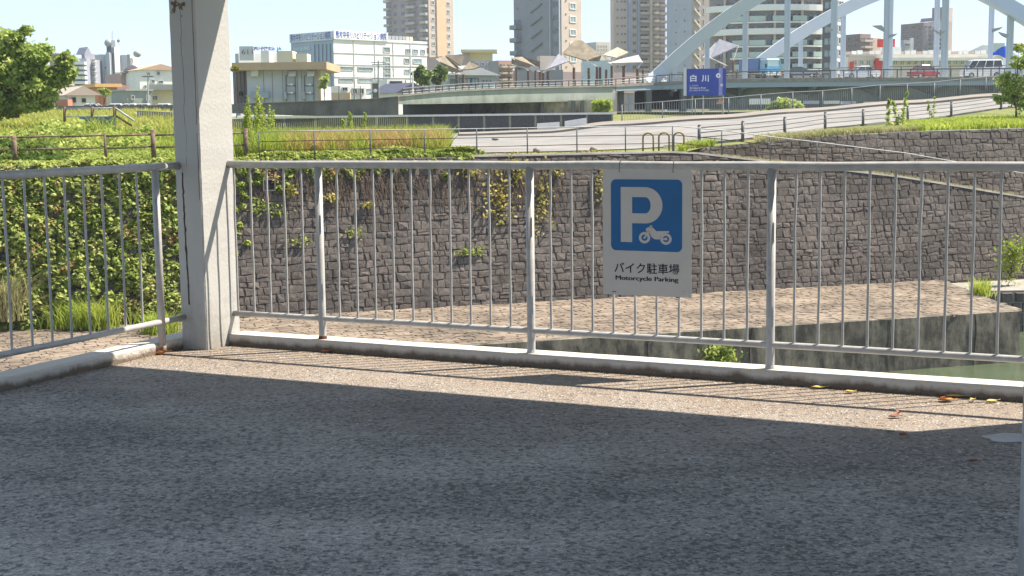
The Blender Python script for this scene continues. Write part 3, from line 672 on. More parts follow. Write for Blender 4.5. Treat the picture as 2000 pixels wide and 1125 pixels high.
# apron paving: rough flat stones, laid in slanting courses
pav = thing('apron_paving', 'brown sunlit stone paving of the sloping river apron', 'paving', A[2])
def pave():
    rg = np.random.default_rng(4); e2 = Vector((-ed.y, ed.x, 0)); rest = MB(); sing = []
    def inside(p):
        rel = p-A[2]
        if rel.dot(e2) < .02: return False
        w2 = p-B0
        if w2.dot(WN) < .12: return False
        c = (A[0]-A[1]); return (p-A[1]).cross(c).z > 0.05 or True if False else (c.x*(p.y-A[1].y)-c.y*(p.x-A[1].x)) > 0.05
    y = 0
    ang = radians(9); c_, s_ = cos(ang), sin(ang)
    while y < 17:
        h = rg.uniform(.16, .25); x = -36+rg.uniform(0, .4)
        while x < 22:
            w_ = rg.uniform(.22, .6)
            P4 = []
            for a, b in ((x, y), (x+w_, y), (x+w_, y+h), (x, y+h)):
                a += rg.normal()*.02; b += rg.normal()*.025+.10*sin(a*.9)+.05*sin(a*2.3)
                P4.append(A[2]+ed*(a*c_-b*s_)+e2*(a*s_+b*c_-2.5))
            cen = sum(P4, Vector())/4
            if inside(cen):
                g = .02; ins = [p+(cen-p).normalized()*g for p in P4]; hh = rg.uniform(.0, .012); tl = [rg.uniform(-.010, .010) for _ in range(4)]
                vs = [Vector((p.x, p.y, ZB-.05)) for p in P4]+[Vector((p.x, p.y, ZB+.02+hh+t)) for p, t in zip(ins, tl)]+[Vector((cen.x, cen.y, ZB+.022+hh+rg.uniform(-.004, .01)))]
                fs = [(i, (i+1) % 4, 4+(i+1) % 4, 4+i) for i in range(4)]+[(4+i, 4+(i+1) % 4, 8) for i in range(4)]
                px = pxof(cen.x, cen.y); sc_ = (1/cen.y)*w_*h if -20 < px < 2000 else 0
                sing.append((sc_, vs, fs, cen))
            x += w_
        y += h
    sing.sort(key=lambda s: -s[0])
    for k, (sc_, vs, fs, cen) in enumerate(sing):
        if k < 280: MB().add(vs, fs).build('paving_stone', M['paving'], pav, at=cen)
        else: rest.add(vs, fs)
    rest.build('paving_stones', M['paving'], pav, kind='stuff')
mk('paving', (.15, .122, .095), .95, .25, 2.2, .6, 14, rnd=.09, col2=(.225, .183, .143), lo=.35, hi=.68, macro=.5)
pave()
# joints between the wall's cast panels
# concrete river wall below the apron edge
m = MB(); k_ = 50; q = []
rg = np.random.default_rng(9)
for i in range(k_+1):
    p = lf+(A[1]-lf)*(i/k_); p2 = Vector((ed.y, -ed.x, 0))
    q.append([p-UP*3.2+p2*.25, p-UP*.02+p2*.10+p2*rg.normal()*.015, p+UP*.0, p-p2*.35, p-p2*.35-UP*3.2])
m.loft(q); rw = m.build('river_wall', M['river_concrete'], kind='structure', label='stained concrete wall of the river')
for k in range(8):
    p = A[1]-ed*(1.2+k*4.2+random.gauss(0, .3)); p2 = Vector((ed.y, -ed.x, 0)); MB().loft([[p+p2*(.125+.14*t)-ed*.007-UP*3*t+ed*.05*sin(t*9+k), p+p2*(.125+.14*t)+ed*.007-UP*3*t+ed*.05*sin(t*9+k), p+p2*(.09+.14*t)+ed*.007-UP*3*t, p+p2*(.09+.14*t)-ed*.007-UP*3*t] for t in np.linspace(.012, .75, 12)]).build('panel_joint', M['mortar'], rw)
m = MB(); c = A[1]; p3 = (A[0]-A[1]); side = Vector((p3.y, -p3.x, 0)).normalized()
if side.x < 0: side = -side
m.para(A[1]+UP*.01, p3, -side*.3, -UP*3); m.build('river_wall', M['river_concrete'], kind='structure')
# ledge right of the apron with a low masonry face
L0 = PZ(1780, 548, ZB-.15); L1 = PZ(2400, 540, ZB-.15); L2 = PZ(2400, 562, ZB-.15); L3 = PZ(1830, 569, ZB-.15)
m = MB(); m.prism([L0, L1, L2, L3], -UP*2.6); m.build('concrete_ledge', M['coping'], kind='structure', label='concrete ledge at the foot of the stone wall')
lw = thing('stone_wall', 'low stone wall under the ledge beyond the apron tip', 'wall', L3-UP*2)
ld = (L2-L3).normalized(); ln = Vector((ld.y, -ld.x, 0)); x = 0; rg = np.random.default_rng(2)
for r_ in range(4):
    x = rg.uniform(-.3, 0)
    while x < 9:
        w_ = rg.uniform(.4, .7); cc = L3+ld*(x+w_/2)-UP*(.25+.42*r_)+ln*.02; mm = MB()
        vs = [cc+ld*a*(w_/2-.02)+UP*b*.19-ln*.05 for a, b in ((-1, -1), (1, -1), (1, 1), (-1, 1))]+[cc+ld*a*(w_/2-.09)+UP*b*.14+ln*rg.uniform(.05, .12) for a, b in ((-1, -1), (1, -1), (1, 1), (-1, 1))]
        mm.add(vs, [(0, 1, 5, 4), (1, 2, 6, 5), (2, 3, 7, 6), (3, 0, 4, 7), (4, 5, 6, 7)]); mm.build('stone', M['stone'], lw, at=cc); x += w_
m = MB(); m.add([(-150, 4, -6.9), (200, 4, -6.9), (200, 80, -6.9), (-150, 80, -6.9)], [(0, 1, 2, 3)]); m.build('river_water', M['water'], kind='structure', label='still green river water')
m = MB(); m.add([(-400, -60, -8.5), (400, -60, -8.5), (400, 60, -8.5), (-400, 60, -8.5)], [(0, 1, 2, 3)]); m.build('riverbed', M['soil'], kind='structure')
m = MB(); m.add([(-6000, 400, 2.3), (6000, 400, 2.3), (9000, 12000, 2.3), (-9000, 12000, 2.3)], [(0, 1, 2, 3)]); m.build('far_ground', M['grass_soil'], kind='structure')
m = MB(); m.para(UV(UL, VB, -8), D1*(UR-UL), N1*(VF-VB-.6), UP*7.35); m.build('deck_base', M['slab_underside'], kind='structure')
# the near bank behind and around the deck, so the deck stands on land
m = MB(); m.para(UV(-60, -60, -8.4), D1*120, N1*54, UP*7.4); m.build('near_bank', M['road'], kind='structure')
# ================================================================== VEGETATION
G1 = leafmat('leaf_fresh', [(.12, .18, .035), (.33, .41, .09), (.58, .59, .20)])
G2 = leafmat('leaf_ivy', [(.09, .13, .035), (.31, .37, .10), (.62, .60, .25)], .45, 1.6)
G3 = leafmat('leaf_tree', [(.16, .24, .05), (.36, .45, .11), (.58, .62, .22)], .4, .4)
G4 = leafmat('leaf_dark', [(.05, .09, .02), (.13, .20, .04), (.28, .34, .08)], .35)
GR = leafmat('grass_green', [(.14, .22, .03), (.28, .36, .05), (.44, .46, .10)], .5, .5)
GD = leafmat('grass_dry', [(.36, .33, .12), (.48, .29, .14), (.58, .44, .25)], .5, .6)
GY = leafmat('grass_lime', [(.18, .26, .03), (.33, .41, .06), (.50, .53, .12)], .5, .5)
GS = leafmat('grass_straw', [(.22, .24, .10), (.34, .32, .16), (.46, .43, .24)], .4, .8)
YV = leafmat('vine_yellow', [(.20, .22, .05), (.36, .33, .08), (.52, .44, .16)], .4)
def leaves(pts, size, nrm=None, tilt=.9, name='foliage', mt=None, parent=None, asp=.62, **kw):
    pts = np.asarray(pts, float); n = len(pts); sz = size*rng.uniform(.6, 1.3, n)[:, None]
    nr = rng.normal(size=(n, 3)); nr[:, 2] = np.abs(nr[:, 2])*.8+.2
    if nrm is not None: nr = np.asarray(nrm)*(1/tilt)+nr
    nr /= np.linalg.norm(nr, axis=1)[:, None]
    a = rng.normal(size=(n, 3)); a -= nr*(a*nr).sum(1)[:, None]; a /= np.linalg.norm(a, axis=1)[:, None]; b = np.cross(nr, a)
    v = np.stack([pts-a*sz, pts+b*sz*asp+nr*sz*.12, pts+a*sz, pts-b*sz*asp+nr*sz*.12], 1).reshape(-1, 3)
    return npmesh(name, v, 4, mt, parent, **kw)
def blades(base, h, wd, mt, name='grass', lean=.35, parent=None, **kw):
    base = np.asarray(base, float); n = len(base); hh = h*rng.uniform(.5, 1.25, n); th = rng.uniform(0, 2*pi, n)
    dx = np.stack([np.cos(th), np.sin(th), np.zeros(n)], 1); ln = rng.normal(size=(n, 3))*lean; ln[:, 2] = 0
    up = np.zeros((n, 3)); up[:, 2] = 1; w_ = (wd*rng.uniform(.6, 1.3, n))[:, None]
    mid = base+up*hh[:, None]*.6+ln*hh[:, None]*.35; tip = base+up*hh[:, None]+ln*hh[:, None]
    v = np.stack([base-dx*w_, base+dx*w_, mid+dx*w_*.8, mid-dx*w_*.8, mid-dx*w_*.8, mid+dx*w_*.8, tip+dx*w_*.08, tip-dx*w_*.08], 1).reshape(-1, 3)
    return npmesh(name, v, 4, mt, parent, **kw)
def fbm(x, y, s=1.0, seed=0):
    r = np.random.default_rng(seed); o = 0
    for k in range(5):
        f = s*1.8**k; a, b, c = r.uniform(0, 6, 3); o = o+np.sin(x*f*np.cos(a)+y*f*np.sin(a)+b)*np.cos(y*f*.7*np.cos(c)-x*f*.5+c)/1.5**k
    return o
# ivy over the left of the wall: overhanging clumps of leaves
def clumps(cen, rad, k, size, mt, name, flat=.55, **kw):
    cen = np.asarray(cen, float); rad = np.asarray(rad, float); n = len(cen); idx = np.repeat(np.arange(n), k)
    v = rng.normal(size=(n*k, 3)); v /= np.linalg.norm(v, axis=1)[:, None]
    wn = np.array(tuple(WN)); d_ = (v*wn).sum(1); v = v-wn*np.minimum(d_, 0)[:, None]*1.6
    p = cen[idx]+v*(rad[idx]*rng.uniform(.6, 1.05, n*k))[:, None]
    return leaves(p, size, v+np.array([0, 0, .4]), .8, name, mt, **kw)
uA, uB, uC, uD = [on_wall(x, 420)[0] for x in (120, 300, 400, 500)]
cen = []; rad = []
for _ in range(3400):
    u = random.uniform(UL_, 9); t = random.random(); z = ZB+(ZTOP-ZB)*t; f_ = float(fbm(np.array([u]), np.array([z*1.4]), 1.1, 2)[0])
    dn = float(np.interp(u, [UL_, uA, uB, uC, uD, 9], [1, .95, .72, .35, .0, 0]))
    dn *= float(np.interp(z, [ZB, ZB+.6, ZB+1.7, ZTOP], [.55 if u < uA else .15, .6 if u < uA else .3, .9, 1.25]))
    hang = float(np.interp(u, [uC, uD, on_wall(700, 320)[0], on_wall(960, 320)[0], 9], [2.4, 2.1, 1.3, .55, .15]))*(.6+.4*sin(u*3.1)*cos(u*1.3))
    if dn > .04 and dn+.22*f_ > random.random()*.95 or (ZTOP-z < hang*random.random()**.6 and u > uC and random.random() < .75):
        r_ = random.uniform(.10, .30)*(1 if u < uC else .55); cen.append(tuple(wallp(u, z, .03+max(0, f_)*.12*(u < uC)))); rad.append(r_)
clumps(cen[::2], rad[::2], 50, .085, G2, 'ivy', kind='stuff', label='ivy covering the left of the stone wall')
clumps(cen[1::2], rad[1::2], 40, .095, G1, 'ivy', kind='stuff', label='brighter leaves among the ivy on the left')
bc = [c_ for c_ in cen if random.random() < .13]
clumps(bc, [.22]*len(bc), 26, .07, GD, 'dead_leaves', kind='stuff', label='brown dead tangles in the ivy')
# yellowing vines hanging over the middle of the wall
vp = []
for px, py, w_, h_, nn in ((975, 385, 34, 60, 420), (1010, 330, 20, 26, 160), (1060, 390, 20, 60, 170), (912, 333, 20, 16, 110), (1170, 350, 12, 46, 160), (565, 372, 16, 12, 120), (640, 385, 26, 10, 90),
                             (1088, 335, 14, 14, 60), (715, 400, 18, 8, 60), (1045, 430, 12, 30, 60)):
    for _ in range(int(nn*.55)):
        a, b = on_wall(px+random.gauss(0, w_*.45), py+random.gauss(0, h_*.45)); vp.append(tuple(wallp(a, min(b, ZTOP), .1+abs(random.gauss(0, .07)))))
leaves(vp, .075, None, 1, 'yellow_vines', YV, kind='stuff', label='yellowing vines hanging on the stone wall')
vp = []
for px, py in ((930, 490), (905, 492), (520, 400), (505, 410), (545, 415), (585, 470), (690, 455), (770, 640)):
    for _ in range(40): a, b = on_wall(px+random.gauss(0, 11), py+random.gauss(0, 5)); vp.append(tuple(wallp(a, b, .12)))
leaves(vp, .07, None, 1, 'wall_weeds', G1, kind='stuff', label='small weeds growing from the wall joints')
# bare creeping stems on the wall under the vines
m = MB()
for _ in range(330):
    px = random.uniform(480, 1100); a, b = on_wall(px, random.uniform(318, 350)); ps = []; L_ = random.uniform(.3, 1.6)
    for k in range(6): ps.append(wallp(a, min(b, ZTOP)-L_*k/5, .07+.02*random.random())); a += random.gauss(0, .07)
    m.tube(ps, .008, 3, cap=False)
m.build('creeper_stems', M['bark'], kind='stuff', label='bare creeper stems on the stone wall')
# hedge band along the wall's top (left to middle)
def mound(px0, px1, dy0, dy1, h, n, size, mt, name, label, seed=1, pw=1.0, **kw):
    px = rng.uniform(px0, px1, n); t = rng.uniform(0, 1, n)**pw; pts = []; nn = fbm(px/60, t*3, 1.3, seed)
    fade = np.clip(np.minimum((px-px0), (px1-px))/30, 0, 1)
    for a, b, c, f in zip(px, t, nn, fade):
        r0_ = row0(a); Y = r0_.y+dy0+(dy1-dy0)*b
        g = gz(a, max(Y, r0_.y)); g.y = Y; g.z += h*(4*b*(1-b))**.5*(.75+.35*c)*f*random.uniform(.55, 1.05)
        if Y < r0_.y+.05: g.z = min(g.z, r0_.z+h*.5)-random.random()*.4
        pts.append(tuple(g))
    return leaves(pts, size, None, 1, name, mt, kind='stuff', label=label)
mound(-120, 480, -.25, .35, .16, 7000, .09, G1, 'hedge_growth', 'leafy growth spilling over the wall top')
mound(130, 480, 1.0, 4.5, .30, 11000, .10, G1, 'hedge_growth', 'low leafy growth behind the wooden fence')
mound(-200, 135, .6, 4.5, .85, 15000, .11, G4, 'hedge_growth', 'darker shrub mass at the far left of the wall top')
mound(-200, 330, 4.0, 17, 1.0, 30000, .13, G1, 'undergrowth', 'bright undergrowth on the left bank', 3)
mound(455, 960, -.22, .7, .30, 11000, .085, G1, 'hedge_growth', 'low leafy fringe on the wall top')
mound(940, 1230, -.2, .3, .10, 900, .07, YV, 'hedge_growth', 'yellow leaves on the wall coping')
# grass
def scatter(px0, px1, y0, y1, n, pw=1.0):
    out = []
    for _ in range(n):
            px = random.uniform(px0, px1); r0_ = row0(px); Y = r0_.y+y0+(y1-y0)*random.random()**pw; 
            if 140 < px < 240 and Y < 57.2 and random.random() < .85: continue
            out.append(tuple(gz(px, Y)))
    return out
blades(scatter(-150, 480, 5, 74, 42000, 1.3), .42, .035, GR, kind='stuff', label='meadow grass on the left bank')
blades(scatter(-150, 470, 25, 76, 16000, 1.0), .5, .05, leafmat('grass_olive', [(.30, .33, .06), (.42, .42, .10), (.52, .48, .18)], .5, .5), kind='stuff', label='yellow-green grass below the levee')
blades([q for q in scatter(455, 880, .6, 18, 19000, 1.1) if pxof(q[0], q[1]) < 600 or random.random() < .55], .85, .022, GR, kind='stuff', label='tall grass behind the handrail')
pp_ = [p for p in scatter(560, 870, .8, 9, 14000) if fbm(p[0]*.5, p[1]*.3, 1.2, 8) > -.35]
blades(pp_, .8, .018, GD, 'dry_grass', .3, kind='stuff', label='rust-coloured dry grass between handrail and fence')
blades(scatter(1770, 2200, .15, 12, 24000, .9), .28, .03, GY, 'grass', .4, kind='stuff', label='sunny lime grass above the upper wall')
blades(scatter(1480, 1800, -.02, 3.0, 5500), .24, .02, GS, 'dry_grass', .6, kind='stuff', label='dry straw on the upper wall edge')
blades(scatter(1600, 1800, .3, 4, 2500), .22, .02, GR, 'grass', .5, kind='stuff', label='thin grass beside the road guard')
blades(scatter(1330, 1400, .1, 1.0, 500), .3, .02, GR, 'grass', .6, kind='stuff', label='tuft by the bicycle hoops')
pts = []
for _ in range(6000):
    px = random.uniform(1420, 2080); u = np.interp(px, [1335, 1760, 1990], [uR0, uR1, uR2]); p = wallp(u, ztop(u), -random.uniform(.1, 1.6)); pts.append(tuple(p))
blades(pts, .13, .015, GS, 'ramp_grass', .6, kind='stuff', label='weeds on the ramp between the walls')
# tall weeds
def weed(px, py_top, py_base, Y, nst, spread, mt, label, name='tall_weed', group=None, asp=.35, size=.075, dens=110):
    c = P(px, py_base, Y); h = (py_base-py_top)*MPP(Y); root = thing(name, label, 'plant', c, group); st = MB(); pts = []
    for k in range(nst):
        b = c+Vector((random.gauss(0, spread), random.gauss(0, spread), 0)); hh = h*random.uniform(.55, 1.0) if k else h; lx, ly = random.gauss(0, .08)*hh, random.gauss(0, .08)*hh
        ps = [b+Vector((lx*(t**2), ly*(t**2), hh*t)) for t in np.linspace(0, 1, 6)]; st.tube(ps, [.012*(1.1-t) for t in np.linspace(0, 1, 6)], 4, cap=False)
        for _ in range(dens):
            t = random.uniform(.12, 1); p = b+Vector((lx*t*t, ly*t*t, hh*t)); rr = .17*h**.5*(1.05-t)*random.random()+.02
            a = random.random()*6.3; pts.append(tuple(p+Vector((cos(a)*rr, sin(a)*rr, random.uniform(-.05, .05)))))
    st.build('stem', M['bark'], root); leaves(pts, size, None, 1, 'foliage', mt, root, asp=asp)

def bushlet(px, py, Y, wpx, hpx, n, size, mt, label):
    c0 = P(px, py+hpx/2, Y); r1, r2 = wpx*MPP(Y)/2, hpx*MPP(Y)/2; root = thing('trailing_weed', label, 'plant', c0); st = MB(); cc = P(px, py, Y); pts = []
    cs = [cc+Vector((random.gauss(0, .5)*r1, random.gauss(0, .15), random.gauss(0, .45)*r2)) for _ in range(16)]
    for q in cs: st.tube([c0, (c0+q)/2+Vector((0, -.05, .03)), q], [.012, .009, .004], 4, cap=False)
    for _ in range(n): q = random.choice(cs); s_ = .26*min(r1, r2)+.05; pts.append(tuple(q+Vector((random.gauss(0, s_*1.2), random.gauss(0, s_*.5)-.05, random.gauss(0, s_)))))
    st.build('stem', M['bark'], root); leaves(pts, size, None, 1, 'foliage', mt, root)
def tuft(px, py, Y, wpx, h, n, mt, label, lean=.45):
    c0 = P(px, py, Y); w_ = wpx*MPP(Y)/2; o = blades([(c0.x+random.gauss(0, w_*.5), c0.y+random.gauss(0, .25), c0.z) for _ in range(n)], h, .018, mt, 'grass_tuft', lean); tag(o, label, 'plant')
weed(492, 192, 300, 52, 11, .24, GY, 'bunch of tall lime goldenrod immediately right of the pillar')
weed(508, 170, 285, 58, 5, .16, GY, 'tallest slender goldenrod stalk behind the bunch')
weed(525, 205, 285, 60, 7, .24, GY, 'goldenrod clump to the right of the tallest stalk')
weed(690, 218, 262, 62, 4, .3, GY, 'goldenrod stalks in front of the bar fence')
weed(1742, 180, 262, 62, 3, .18, G1, 'young sapling with pale leaves beside the road guard', 'sapling', asp=.6, size=.09)
weed(1820, 190, 240, 72, 2, .12, G1, 'thin sapling behind the cable guard rail', 'sapling', asp=.6, size=.09, dens=35)
bushlet(1974, 508, 54.5, 46, 70, 700, .07, GR, 'leafy weed at the foot of the stone wall on the far right')
tuft(1915, 578, 50.5, 34, .6, 260, GY, 'grass-like weed tuft on the concrete ledge')
weed(783, 636, 664, 45, 5, .12, GY, 'little green weed growing on the apron')
bushlet(1405, 692, 42.7, 62, 34, 520, .075, G1, 'leafy pale green clump growing low on the river wall')
tuft(15, 625, 44.5, 60, 1.4, 420, GS, 'pale reed tussock hanging at the far left of the wall')
tuft(170, 640, 44.5, 130, .8, 700, GR, 'grass clump at the foot of the ivy')
tuft(315, 655, 43.5, 70, .7, 420, GY, 'bright tuft at the foot of the wall next to the pillar')
# trees
def tree(name, label, px, pybase, Y, blobs, n, size, mt, trunk_r=.2, group=None, crownseed=0, branch=True):
    """blobs: (px,py,rpx) in the photo, spread in depth"""
    c = P(px, pybase, Y); root = thing(name, label, 'tree' if 'tree' in name or 'sapling' in name else 'bush', c, group); pts = []; tot = sum(b[2]**2 for b in blobs)
    lim = MB(); top = P(blobs[0][0], blobs[0][1], Y); fork = c+(top-c)*.45
    lim.tube([c-UP*.2, c+(fork-c)*.5+Vector((.05, 0, 0)), fork], [trunk_r, trunk_r*.8, trunk_r*.6], 8)
    for bx, by, br in blobs:
        Yb = Y+random.uniform(-1, 1)*br*MPP(Y)*.6; cc = P(bx, by, Yb); R_ = br*MPP(Y); k = int(n*br**2/tot)
        lim.tube([fork, (fork+cc)/2+Vector((random.gauss(0, .1)*R_, random.gauss(0, .1)*R_, .1*R_)), cc], [trunk_r*.5, trunk_r*.3, trunk_r*.12], 6)
        ncl = max(8, int(48*(br/40))); cl = []
        for _ in range(ncl):
            v = rng.normal(size=3); v /= np.linalg.norm(v); cl.append(np.array(cc)+v*R_*random.uniform(.45, .95)*np.array([1, 1, .85]))
            lim.tube([cc, (cc+Vector(cl[-1]))/2+UP*.05*R_, Vector(cl[-1])], [trunk_r*.12, trunk_r*.08, trunk_r*.03], 4, cap=False)
        cl = np.array(cl); idx = rng.integers(0, ncl, k); v = rng.normal(size=(k, 3))*np.array([1, 1, .62])
        pts.append(cl[idx]+v*(R_*.17*rng.uniform(.5, 1.5, ncl)[idx])[:, None])
    lim.build('trunk', M['bark'], root); leaves(np.concatenate(pts), size, None, 1, 'crown', mt, root)
tree('round_tree', 'big round green tree at the left edge behind the meadow', 30, 222, 74, [(25, 130, 62), (-20, 120, 60), (60, 160, 45), (120, 145, 30), (20, 85, 34), (10, 195, 32), (75, 110, 28), (125, 118, 18), (85, 190, 26), (55, 200, 24), (-15, 205, 34), (30, 212, 22), (-60, 170, 60), (50, 60, 12)], 52000, .13, G3, .22)
tree('small_tree', 'left one of two small trees beyond the bridge ramp', 825, 222, 176, [(824, 148, 17), (815, 140, 9), (832, 158, 10), (820, 134, 6)], 3200, .24, G4, .15)
tree('small_tree', 'right one of two small trees beyond the bridge ramp', 856, 222, 178, [(856, 146, 16), (864, 140, 9), (850, 158, 9), (858, 132, 5)], 3000, .24, G4, .15)
tree('roadside_tree', 'leafy young tree on the grass at the right edge', 1985, 226, 70, [(1975, 165, 26), (1998, 120, 22), (1958, 192, 18), (1995, 195, 26), (2030, 140, 34), (1990, 95, 12), (1965, 150, 12)], 5200, .085, G3, .06)
tree('round_bush', 'round bush behind the bar fence under the bridge', 1530, 222, 112, [(1530, 206, 18), (1512, 210, 13), (1552, 209, 15)], 4200, .16, G3, .08)
tree('round_bush', 'autumn-yellow bush left of the utility building', 462, 226, 128, [(461, 131, 6), (458, 135, 5)], 300, .22, YV, .05)
tree('small_tree', 'yellowish small tree right of the utility building', 633, 224, 130, [(634, 155, 7), (630, 166, 8), (637, 148, 4)], 600, .2, G3, .06)
tree('small_tree', 'slim street tree in front of the orange gable', 204, 222, 150, [(202, 178, 7), (210, 182, 6)], 500, .22, G3, .1)
leaves([tuple(P(random.uniform(1160, 1193), random.uniform(197, 226), random.uniform(150, 156))) for _ in range(2500)], .3, None, 1, 'undergrowth', GY, kind='stuff', label='lime undergrowth seen under the bridge')
# ================================================================== FENCES ON THE BANK
# slender handrail on the stone wall, going down the ramp
hr = thing('handrail', 'thin three-line handrail along the stone wall and down the ramp', 'railing', gz(508, row0(508).y))
def wtop(px):                                        # point on the lower wall's top at column px
    if px <= 1335: u = col_u(px, ZTOP); return wallp(u, ZTOP+.05, -.15)
    u = float(np.interp(px, [1335, 1760, 1990, 2200], [uR0, uR1, uR2, uR2+5])); return wallp(u, ztop(u)+.05, -.15)
hx = [508, 616, 726, 832, 934, 1033, 1130, 1225, 1317, 1410, 1503, 1594, 1683, 1770, 1857, 1943, 2030]
hp = [wtop(x) for x in hx]; pm = MB().tube([(0, 0, -.05), (0, 0, .95)], .024, 6).mesh('post', M['steel_dark'], smooth=True)
for p in hp: inst(pm, 'post', p, hr)
for hgt in (.95, .62, .30): MB().tube([p+UP*hgt+Vector((0, 0, random.gauss(0, .006))) for p in hp], .017 if hgt < .9 else .022, 6).build('rail', M['steel_grey'] if hgt > .9 else M['brown_steel'], hr, smooth=True)
# road guard: dark posts with three cables
gx = [(1370, 40), (1455, 37), (1537, 36), (1616, 32), (1690, 30), (1777, 28), (1862, 27), (1959, 24), (2060, 24)]
gr = thing('guard_rail', 'dark posts with three thin rails along the near road edge', 'railing', gz(1370, np.interp(1370, *NE)-.1)); gp = [gz(x, np.interp(x, *NE)-.35, 0) for x, _ in gx]
pm = MB().tube([(0, 0, -.1), (0, 0, .80)], .07, 8).tube([(0, 0, .80), (0, 0, .86)], [.075, .03], 8).mesh('post', M['steel_dark'], smooth=True)
for p in gp: inst(pm, 'post', p, gr)
for hgt in (.72, .52, .32): MB().tube([p+UP*hgt for p in gp], .022, 5).build('cable', M['steel_dark'], gr, smooth=True)
# bicycle hoops and boulders
for k, (x, lab) in enumerate(((1270, 'leftmost rusty hoop of the three on the wall top'), (1301, 'middle hoop of the three on the wall top'), (1330, 'rightmost hoop of the three, next to the ramp'))):
    c = gz(x, row0(x).y+.5); h = MB(); ps = [c+Vector((-.20, 0, 0)), c+Vector((-.20, 0, .55))]+[c+Vector((-.20*cos(a), 0, .55+.17*sin(a))) for a in np.linspace(.3, pi-.3, 6)]+[c+Vector((.20, 0, .55)), c+Vector((.20, 0, 0))]
    h.tube(ps, .035, 7); h.build('barrier_hoop', mat('hoop_rust%d' % k, (.20, .14, .05), .7, .4, 9, col2=(.34, .27, .12)), at=c, smooth='auto', label=lab, cat='hoop', group='metal hoops on the wall top')
for k, (x, dx, lab) in enumerate(((937, 0, 'first stone ball from the dry grass on the wall coping'), (1052, 0, 'middle stone ball on the wall coping'), (1163, 0, 'stone ball on the coping nearest the three hoops'), (971, 6, 'flat grey stone on the road behind the handrail'))):
    c = gz(x, row0(x).y+(.45 if k < 3 else 20)); MB().ball(c+UP*.13, .15 if k < 3 else .2, 12, 8, (1, 1, .9 if k < 3 else .4)).build('stone_ball', M['coping'], at=c, smooth=True, label=lab, cat='bollard' if k < 3 else 'stone', group='round stones by the handrail')
# far-side bar fence (right, climbing) and the lower one (left) with a white top beam
def bar_fence(label, xs, Yf, ptop, h, group=None, nb=9, top_mat='fence_grey', topr=.035, barr=.013, bmat='fence_grey'):
    ps = [gz(x, Yf(x)) for x in xs]; root = thing('bar_fence', label, 'fence', ps[0], group); hs = [h(x) if callable(h) else h for x in xs]
    MB().tube([p+UP*(hh+.03) for p, hh in zip(ps, hs)], topr, 6).build('top_rail', M[top_mat], root, smooth=True); MB().tube([p+UP*.12 for p in ps], .025, 5).build('bottom_rail', M['fence_grey'], root, smooth=True)
    bars = []
    for i in range(len(ps)):
        MB().tube([ps[i]-UP*.1, ps[i]+UP*hs[i]], .045, 6).build('post', M['fence_grey'], root, smooth=True)
        if i < len(ps)-1:
            for k in range(1, nb+1): t = k/(nb+1); bars.append((ps[i].lerp(ps[i+1], t), hs[i]+(hs[i+1]-hs[i])*t))
    idx = set(range(len(bars))) if len(bars) <= 250 else set(range(0, 250))
    bm1 = MB().tube([(0, 0, .1), (0, 0, 1.0)], barr, 4, cap=False).mesh('bar', M[bmat]); rest = MB()
    for i, (p, hh) in enumerate(bars):
        if i in idx: o = inst(bm1, 'bar', p, root); o.scale = (1, 1, hh)
        else: rest.tube([p+UP*.1, p+UP*hh], barr, 4, cap=False)
    if rest.v: rest.build('bars', M[bmat], root, kind='stuff')
    return root
bar_fence('light grey bar fence climbing with the road to the right', [1219, 1298, 1362, 1427, 1490, 1552, 1610, 1667, 1722, 1775, 1828, 1878, 1928, 1978, 2030, 2080], lambda x: 100.2, None, 1.28, nb=13)
lf_ = bar_fence('dark grey bar fence with white top beam below the bridge', [270, 345, 420, 490, 560, 620, 680, 740, 800, 850, 900, 950, 1000, 1050, 1100, 1150, 1200], lambda x: 99.6 if x > 480 else 99.6-(480-x)*.02, None, lambda x: EYE+.42-gz(x, 99.6).z if x > 480 else .75, nb=15, barr=.06, bmat='steel_dark')
ps = [P(x, 200, 99.4) for x in (480, 620, 800, 1000, 1205)]
for p in ps: p.z = EYE+.46
MB().loft([[p-UP*.07, p-UP*.07+Vector((0, .3, 0)), p+UP*.07+Vector((0, .3, 0)), p+UP*.07] for p in ps]).build('top_beam', M['white_paint'], lf_)
for i, (a, b, lab) in enumerate(((1053, 1097, 'left of two white boards leaning on the bar fence'), (1107, 1150, 'right of two white boards leaning on the bar fence'))):
    p, q = gz(a, 97.5), gz(b, 97.5); MB().para(p, q-p, UP*.62, Vector((0, .08, 0))).build('barrier_board', M['white'], at=p, label=lab, cat='board', group='white boards on the road')
# wooden fence
wf = thing('wooden_fence', 'weathered brown two-rail wooden fence on the left bank', 'fence', gz(300, row0(300).y+.45)); wp = []
for x in (483, 392, 302, 208, 120, 30, -60): wp.append(gz(x, row0(x).y+.45))
wood = mat('old_wood', (.17, .12, .085), .9, .35, 8, .5, 40)
for x, p in zip((483, 392, 302, 208, 120, 30, -60), wp):
    if x in (483, 302, 208, 30): MB().tube([p, p+UP*(1.12 if x not in (208, 30) else .98)], .085 if x != 208 else .05, 9).build('post', wood, wf, smooth='auto')
for hgt in (.94, .52):
    for a, b in zip(wp[:-1], wp[1:]): MB().tube([a+UP*(hgt+.02), b+UP*(hgt-.02)], .034, 7).build('rail', wood, wf, smooth='auto')
